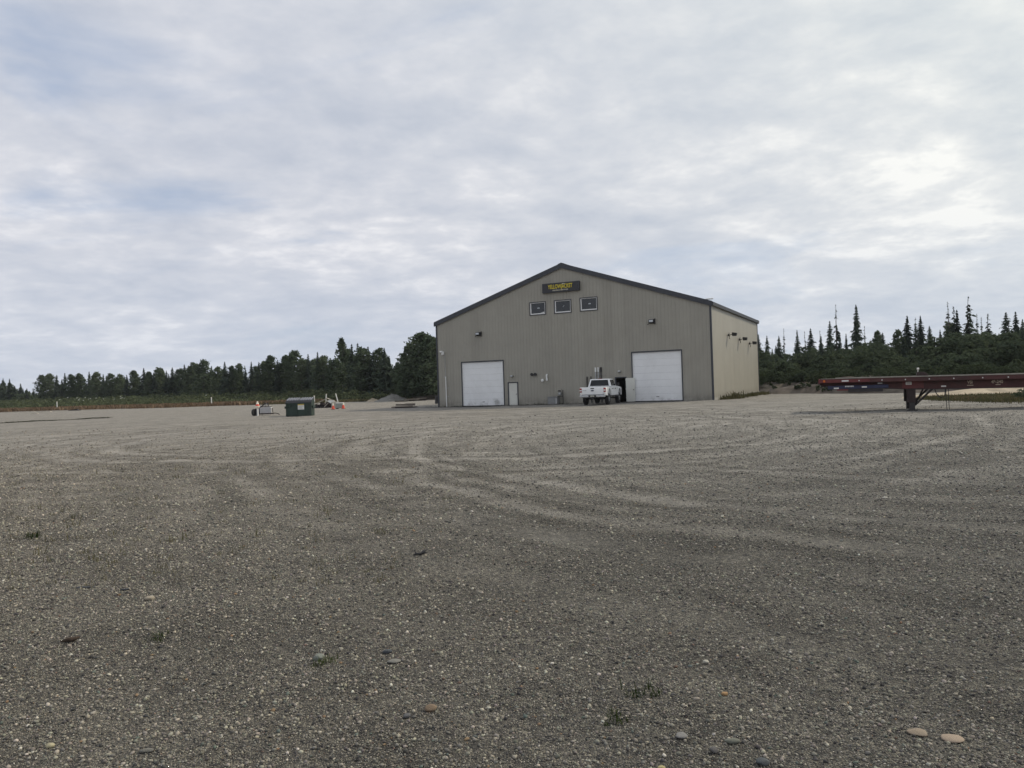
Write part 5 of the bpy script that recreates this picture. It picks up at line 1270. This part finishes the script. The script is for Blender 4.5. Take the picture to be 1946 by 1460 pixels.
for k in range(26):
    x = rg.uniform(27.2, 34); y = 40.5 + (x - 25) * .5 + rg.uniform(-.8, 1.2); h = rg.uniform(.3, .75); it.append((x, y, H1(x, y) - .03, h, h * .8))
tag(bush_field('dark_bushes', it, 260, .07, M_ALD, 25), 'dark low bush at the right edge behind the trailer', 'bush')
rs = random.Random(12)
mb = MB()
# weeds at the foot of the side wall
it = []
for k in range(420):
    yy = rs.uniform(1.5, 26); ss = BW + .2 + abs(rs.gauss(0, .45)); p = bworld(ss, yy); it.append((p.x, p.y, H1(p.x, p.y), rs.uniform(.15, .45) * (1.9 if 5 < yy < 8 and rs.random() < .3 else 1)))
V, F = blades(it, 34, 9, .5, 2.0); tag(mesh_obj('wall_weeds', V, F, M_OLIVE), 'weeds growing along the foot of the right side wall', kind='stuff')
it = []
for k in range(260):
    ss = rs.uniform(-1.5, 14.5); p = bworld(ss, -rs.uniform(.1, .6)); it.append((p.x, p.y, H1(p.x, p.y), rs.uniform(.06, .22)))
V, F = blades(it, 35, 9, .7); tag(mesh_obj('wall_weeds', V, F, M_DARKWEED), 'low dark weeds along the foot of the front wall', kind='stuff')
# dark ragged strip of plants on the gravel far left
it = []
for k in range(900):
    q = rs.random(); x = -44.5 + 6.6 * q + rs.gauss(0, .25); y = 65.4 + 6.6 * q + rs.gauss(0, .16)
    if .55 < q < .72 and rs.random() < .7: continue
    it.append((x, y, H1(x, y), rs.uniform(.06, .17)))
V, F = blades(it, 36, 8, 1.0); tag(mesh_obj('weed_strip', V, F, M_DARKWEED), 'dark ragged strip of low plants on the gravel far left', kind='stuff')
# thin scattered weeds over the left of the yard
it = []
for k in range(420):
    y = 7 + 22 * rs.random() ** 1.2; x = -.66 * y + (.66 * y - 1.0) * rs.random() ** 1.25
    it.append((x, y, H1(x, y), rs.uniform(.03, .10) if rs.random() < .88 else rs.uniform(.08, .16)))
V, F = blades(it, 37, 9, .55); tag(mesh_obj('sparse_weeds', V, F, M_OLIVE), 'thin dry weeds scattered over the left side of the gravel', kind='stuff')

# ------------------------------------------------------------------ loose gravel in the foreground
def pebble_mesh(name, seed, flat=.6, sub=2, mat=None):
    bm = bmesh.new(); bmesh.ops.create_icosphere(bm, subdivisions=sub, radius=.5); r_ = random.Random(seed)
    ax = [(Vector((r_.gauss(0, 1), r_.gauss(0, 1), r_.gauss(0, 1))).normalized(), r_.uniform(.30, .47)) for _ in range(7)]
    for v in bm.verts:
        for n_, d_ in ax:
            e = v.co.dot(n_) - d_
            if e > 0: v.co -= n_ * e * .75
        v.co.x *= 1.0; v.co.y *= r_.uniform(.98, 1.02) * .78; v.co.z *= flat
    me = bpy.data.meshes.new(name); bm.to_mesh(me); bm.free()
    me.polygons.foreach_set('use_smooth', [True] * len(me.polygons))
    if mat: me.materials.append(mat)
    return me
def tint_mat(name):
    m = bpy.data.materials.new(name); m.use_nodes = True; nt = m.node_tree; b = nt.nodes['Principled BSDF']
    b.inputs['Roughness'].default_value = .85; b.inputs['Specular IOR Level'].default_value = .3
    at = nd(nt, 'ShaderNodeAttribute', attribute_type='INSTANCER', attribute_name='tint')
    n = noise(nt, nt.nodes.new('ShaderNodeNewGeometry').outputs['Position'], 160, 3, .6)
    f = maprange(nt, n, .3, .7, .82, 1.18, False)
    nt.links.new(mix_c(nt, 1.0, at.outputs['Color'], nd(nt, 'ShaderNodeCombineColor', {0: f, 1: f, 2: f}).outputs[0], 'MULTIPLY'), b.inputs['Base Color'])
    return m
M_PEB = tint_mat("pebble")
peb_col = bpy.data.collections.new("pebble_shapes")
for k in range(7):
    peb_col.objects.link(bpy.data.objects.new('pebble_shape', pebble_mesh('pebble_shape', 100 + k, [.62, .5, .7, .42, .6, .55, .75][k], 1 if k else 2, M_PEB)))
PAL = np.array([(.040, .040, .042), (.062, .062, .062), (.085, .083, .080), (.11, .108, .10), (.14, .135, .12), (.18, .174, .158), (.235, .226, .195), (.315, .30, .25), (.42, .41, .365), (.20, .14, .09), (.14, .10, .08), (.10, .12, .11)])
PW = np.array([.06, .07, .085, .11, .15, .19, .185, .105, .022, .006, .008, .02]); PW = PW / PW.sum()
def gravel():
    rng = np.random.default_rng(8); P = []; S = []
    # stones per square metre thin out with distance; their size grows, as only larger ones stay separate to the eye
    yy = np.linspace(2.6, 46, 800)
    rho = np.exp(np.interp(yy, [2.6, 3.5, 5, 7.5, 11, 16, 22, 30, 46], np.log([11500, 10500, 7200, 4400, 2100, 800, 240, 60, 6])))
    wdt = 2 * (.74 * yy + 3.6); cdf = np.cumsum(rho * wdt); n = int(cdf[-1] * (yy[1] - yy[0])); cdf /= cdf[-1]
    y = np.interp(rng.random(n), cdf, yy); x = (rng.random(n) * 2 - 1) * (.74 * y + 3.6)
    keep = rng.random(n) < np.clip((.74 * y + 3.6 - np.abs(x)) / 2.6, 0, 1) ** 1.3; x = x[keep]; y = y[keep]; n = len(x)
    keep = rng.random(n) < np.clip(.95 - .25 * np.sin(x * .8 + np.sin(y * .6) * 2) * np.sin(y * .45 + 1), .35, 1); x = x[keep]; y = y[keep]
    keep = rng.random(len(x)) < np.clip(.95 - .75 * np.clip(track(x, y), -.1, 1), .12, 1); x = x[keep]; y = y[keep]
    P = [np.stack([x, y], 1)]
    S = [np.interp(y, [2.6, 5, 8, 12, 20, 46], [.0054, .0063, .0076, .0102, .0148, .025]) * np.minimum((1 - rng.random(len(x))) ** (-1 / 2.75), 4.8)]
    P = np.concatenate(P); S = np.concatenate(S); n = len(P)
    z = hfun(P[:, 0], P[:, 1]) + S * rng.uniform(.02, .22, n)
    me = bpy.data.meshes.new('loose_gravel'); me.vertices.add(n)
    me.vertices.foreach_set('co', np.column_stack([P, z]).astype(np.float32).ravel())
    rot = np.stack([rng.normal(0, .3, n), rng.normal(0, .3, n), rng.random(n) * 6.28], 1).astype(np.float32)
    scl = (S[:, None] * rng.uniform(.8, 1.2, (n, 3))).astype(np.float32)
    c = PAL[rng.choice(len(PAL), n, p=PW)] * rng.uniform(.75, 1.25, (n, 1)); c *= 1 + rng.normal(0, .03, (n, 3))
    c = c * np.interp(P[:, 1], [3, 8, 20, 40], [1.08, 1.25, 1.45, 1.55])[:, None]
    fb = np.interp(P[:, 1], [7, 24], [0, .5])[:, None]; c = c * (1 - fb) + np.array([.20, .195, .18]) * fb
    tr_ = track(P[:, 0], P[:, 1])[:, None]; tp = np.clip(tr_, 0, 1) * .55; c = c * (1 - tp) + np.array([.185, .18, .168]) * tp; c = c * (1 + .4 * np.clip(tr_, -1, 0))
    lw = np.clip((P[:, 0] * .16 + .6) / 2, -1, 1)[:, None] * .5 + .5
    c = c * ((1 - lw) * np.array([1.06, .99, .91]) + lw * np.array([.925, .915, .90]))
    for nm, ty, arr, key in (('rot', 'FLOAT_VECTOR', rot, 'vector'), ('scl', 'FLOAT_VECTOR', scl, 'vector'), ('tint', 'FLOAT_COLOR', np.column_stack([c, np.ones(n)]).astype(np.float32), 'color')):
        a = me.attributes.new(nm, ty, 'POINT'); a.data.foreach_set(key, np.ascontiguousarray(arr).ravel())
    a = me.attributes.new('pick', 'INT', 'POINT'); a.data.foreach_set('value', rng.integers(0, 7, n).astype(np.int32))
    o = bpy.data.objects.new('loose_gravel', me); COL.objects.link(o)
    ng = bpy.data.node_groups.new('gravel_scatter', 'GeometryNodeTree')
    ng.interface.new_socket('Geometry', in_out='INPUT', socket_type='NodeSocketGeometry'); ng.interface.new_socket('Geometry', in_out='OUTPUT', socket_type='NodeSocketGeometry')
    gi = ng.nodes.new('NodeGroupInput'); go = ng.nodes.new('NodeGroupOutput')
    iop = ng.nodes.new('GeometryNodeInstanceOnPoints'); ci = ng.nodes.new('GeometryNodeCollectionInfo')
    ci.inputs['Collection'].default_value = peb_col; ci.inputs['Separate Children'].default_value = True; ci.inputs['Reset Children'].default_value = True
    def na(nm, ty):
        q = ng.nodes.new('GeometryNodeInputNamedAttribute'); q.data_type = ty; q.inputs['Name'].default_value = nm; return q.outputs['Attribute']
    L_ = ng.links
    L_.new(gi.outputs[0], iop.inputs['Points']); L_.new(ci.outputs[0], iop.inputs['Instance']); iop.inputs['Pick Instance'].default_value = True
    L_.new(na('pick', 'INT'), iop.inputs['Instance Index'])
    e2r = ng.nodes.new('FunctionNodeEulerToRotation'); L_.new(na('rot', 'FLOAT_VECTOR'), e2r.inputs[0]); L_.new(e2r.outputs[0], iop.inputs['Rotation'])
    L_.new(na('scl', 'FLOAT_VECTOR'), iop.inputs['Scale']); L_.new(iop.outputs[0], go.inputs[0])
    md = o.modifiers.new('scatter', 'NODES'); md.node_group = ng
    tag(o, 'loose grey and cream gravel covering the near yard', kind='stuff')
gravel()

# single stones and scraps that stand out of the gravel
def stone(name, x, y, w, col, flat, rz, label, seed, cat='stone', ly=1.0, tilt=0.0):
    m = pm(f"stone_{seed}", col, .85, 0, .16, 40, .4, 90)
    me = pebble_mesh(name, seed, flat, 3, m)
    o = bpy.data.objects.new(name, me); COL.objects.link(o)
    o.location = (x, y, H1(x, y) + w * flat * .22 + .004); o.rotation_euler = (R(tilt), R(tilt * .5), R(rz)); o.scale = (w * 1.05, w * 1.15 * ly, w)
    tag(o, label, cat)
ST = [('flat_stone', 1.93, 3.77, .098, (.26, .21, .155), .22, -40, 'flat tan oval stone, left one of the pair near the lower right corner', 1.0),
 ('flat_stone', 2.06, 3.70, .101, (.33, .26, .195), .22, -10, 'flat pale tan chipped stone, right one of the pair near the lower right corner', 1.0),
 ('cobble', -.50, 4.19, .066, (.20, .145, .095), .62, 10, 'rounded orange brown cobble in the middle of the near gravel', 1.0),
 ('flat_stone', .78, 3.80, .064, (.21, .205, .195), .42, 20, 'light grey flat stone left of the long greenish stone', 1.0),
 ('long_stone', 1.01, 3.73, .074, (.155, .16, .13), .40, 0, 'long greenish grey stone near the bottom edge', .6),
 ('pale_stone', -3.15, 6.56, .080, (.32, .28, .215), .55, 0, 'round pale tan stone standing out on the left gravel', 1.1),
 ('cobble', -1.34, 5.09, .078, (.19, .205, .18), .6, 30, 'greenish grey cobble with a grass tuft in front of it', 1.1),
 ('flat_stone', -.82, 4.96, .086, (.19, .185, .165), .34, 10, 'flat grey stone right of the tufted greenish cobble', .8),
 ('cobble', .90, 3.64, .048, (.105, .10, .098), .6, 60, 'dark grey angular stone just below the long greenish stone', 1.0),
 ('small_stone', 1.14, 4.33, .038, (.34, .21, .10), .6, 0, 'small bright orange stone right of a grass tuft', 1.0),
 ('small_stone', 1.16, 4.84, .042, (.42, .40, .34), .6, 15, 'small whitish stone above the small orange stone', 1.0),
 ('slate_chip', -3.95, 6.99, .146, (.060, .064, .070), .16, -4, 'long dark slate chip left of the round pale stone', .35),
 ('slate_chip', -3.53, 6.90, .080, (.050, .055, .062), .25, 10, 'short dark slate chip nearest the round pale stone', .5),
 ('cobble', 1.09, 3.52, .062, (.085, .095, .10), .62, 20, 'smooth dark bluish cobble at the bottom edge', 1.0),
 ('small_stone', -2.40, 3.90, .040, (.40, .36, .23), .7, 5, 'small cream stone in the lower left corner', 1.0),
 ('long_stone', -1.87, 3.81, .068, (.165, .16, .14), .35, 5, 'long grey flat stone right of the small cream stone', .6),
 ('cobble', -.89, 5.14, .062, (.060, .068, .076), .5, 15, 'dark bluish stone just behind the flat grey stone', .8),
 ('small_stone', .62, 3.49, .036, (.42, .37, .18), .7, 0, 'yellowish stone at the very bottom edge left of the bluish cobble', 1.0),
 ('cobble', -.62, 4.10, .044, (.105, .105, .11), .55, 40, 'grey stone left of the rounded orange brown cobble', 1.0)]
for i, (n_, x, y, w, c, fl, rz, lab, ly) in enumerate(ST): stone(n_, x, y, w, c, fl, rz, lab, 300 + i, 'stone', ly)
for i, (x, y, w) in enumerate(((30.2, 52.8, .42), (31.6, 53.6, .30), (33.2, 53.2, .50), (34.6, 53.9, .34), (35.8, 53.4, .46), (29.1, 51.0, .26), (37.0, 54.2, .38))):
    stone('pale_rock', x, y, w, (.36, .33, .27), .6, i * 47, 'pale rock lying along the sandy ridge behind the grass patch', 340 + i, 'rock'); COL.objects[-1]['group'] = 'pale rocks on the sandy ridge'
# strip of dark bark and a scrap of torn rubber
mb = MB(); mb.tube([(-.06, -.01, .012), (-.02, 0, .022), (.02, .012, .02), (.055, .03, .03)], [.006, .016, .018, .006], 6)
tag(mb.build('bark_scrap', pm("bark_scrap", (.055, .038, .026), .95, 0, .3, 40), None, (-3.24, 5.53, H1(-3.24, 5.53)), smooth=True), 'dark brown scrap of bark on the left gravel', 'bark scrap')
mb = MB(); mb.tube([(-.075, -.02, .012), (-.04, 0, .02), (.0, -.01, .018), (.03, .01, .035), (.07, .03, .065)], [.006, .012, .014, .018, .006], 5); mb.tube([(-.05, 0, .015), (-.055, .0, .05)], [.012, .003], 4); mb.tube([(.02, 0, .02), (.075, .01, .03)], [.01, .006], 4)
tag(mb.build('rubber_scrap', M_BLACK, None, (-1.02, 8.09, H1(-1.02, 8.09)), smooth=True), 'torn scrap of black rubber lying alone in mid gravel', 'rubber scrap')
# single weeds rooted in the near gravel
WD = [(-2.63, 5.58, .085, 'dark green grass tuft left of the tufted greenish cobble'), (-1.29, 5.00, .085, 'grass tuft growing in front of the greenish grey cobble'),
 (.65, 4.35, .095, 'dark green grass tuft left of the small orange stone'), (.47, 4.00, .075, 'small grass tuft nearest the bottom edge'),
 (-6.11, 9.63, .16, 'bushy weed near the left edge of the gravel'), (-4.09, 9.30, .13, 'low spreading weed right of the bushy weed'), (-6.54, 11.43, .13, 'weed behind the bushy weed near the left edge'),
 (-4.12, 16.1, .20, 'tallest of the far weeds on the left gravel'), (-6.78, 17.89, .17, 'farthest single weed on the left gravel'), (-7.16, 16.29, .18, 'upright weed just in front of the farthest weed')]
for i, (x, y, h, lab) in enumerate(WD):
    r_ = random.Random(i); V, F = blades([(r_.gauss(0, h * .4), r_.gauss(0, h * .4), -.004, h * r_.uniform(.4, 1.0)) for _ in range(6 if i < 5 else 4)], 60 + i, 10 if i < 5 else 6, .40)
    o = mesh_obj('grass_tuft', V, F, M_WEED if i < 5 else M_OLIVE); o.location = (x, y, H1(x, y)); tag(o, lab, 'weed')

# ------------------------------------------------------------------ thin air between here and the forest
mb = MB(); mb.box((-4600, -3600, -2.0), (4600, 5600, 17.5))
hz_m = bpy.data.materials.new("haze_air"); hz_m.use_nodes = True; _nt = hz_m.node_tree; _nt.nodes.clear()
_o = _nt.nodes.new('ShaderNodeOutputMaterial'); _v = nd(_nt, 'ShaderNodeVolumePrincipled', {'Color': (.86, .90, .95, 1), 'Density': .00013, 'Anisotropy': 0.2})
_nt.links.new(_v.outputs[0], _o.inputs['Volume'])
tag(mb.build('haze', hz_m), kind='stuff')
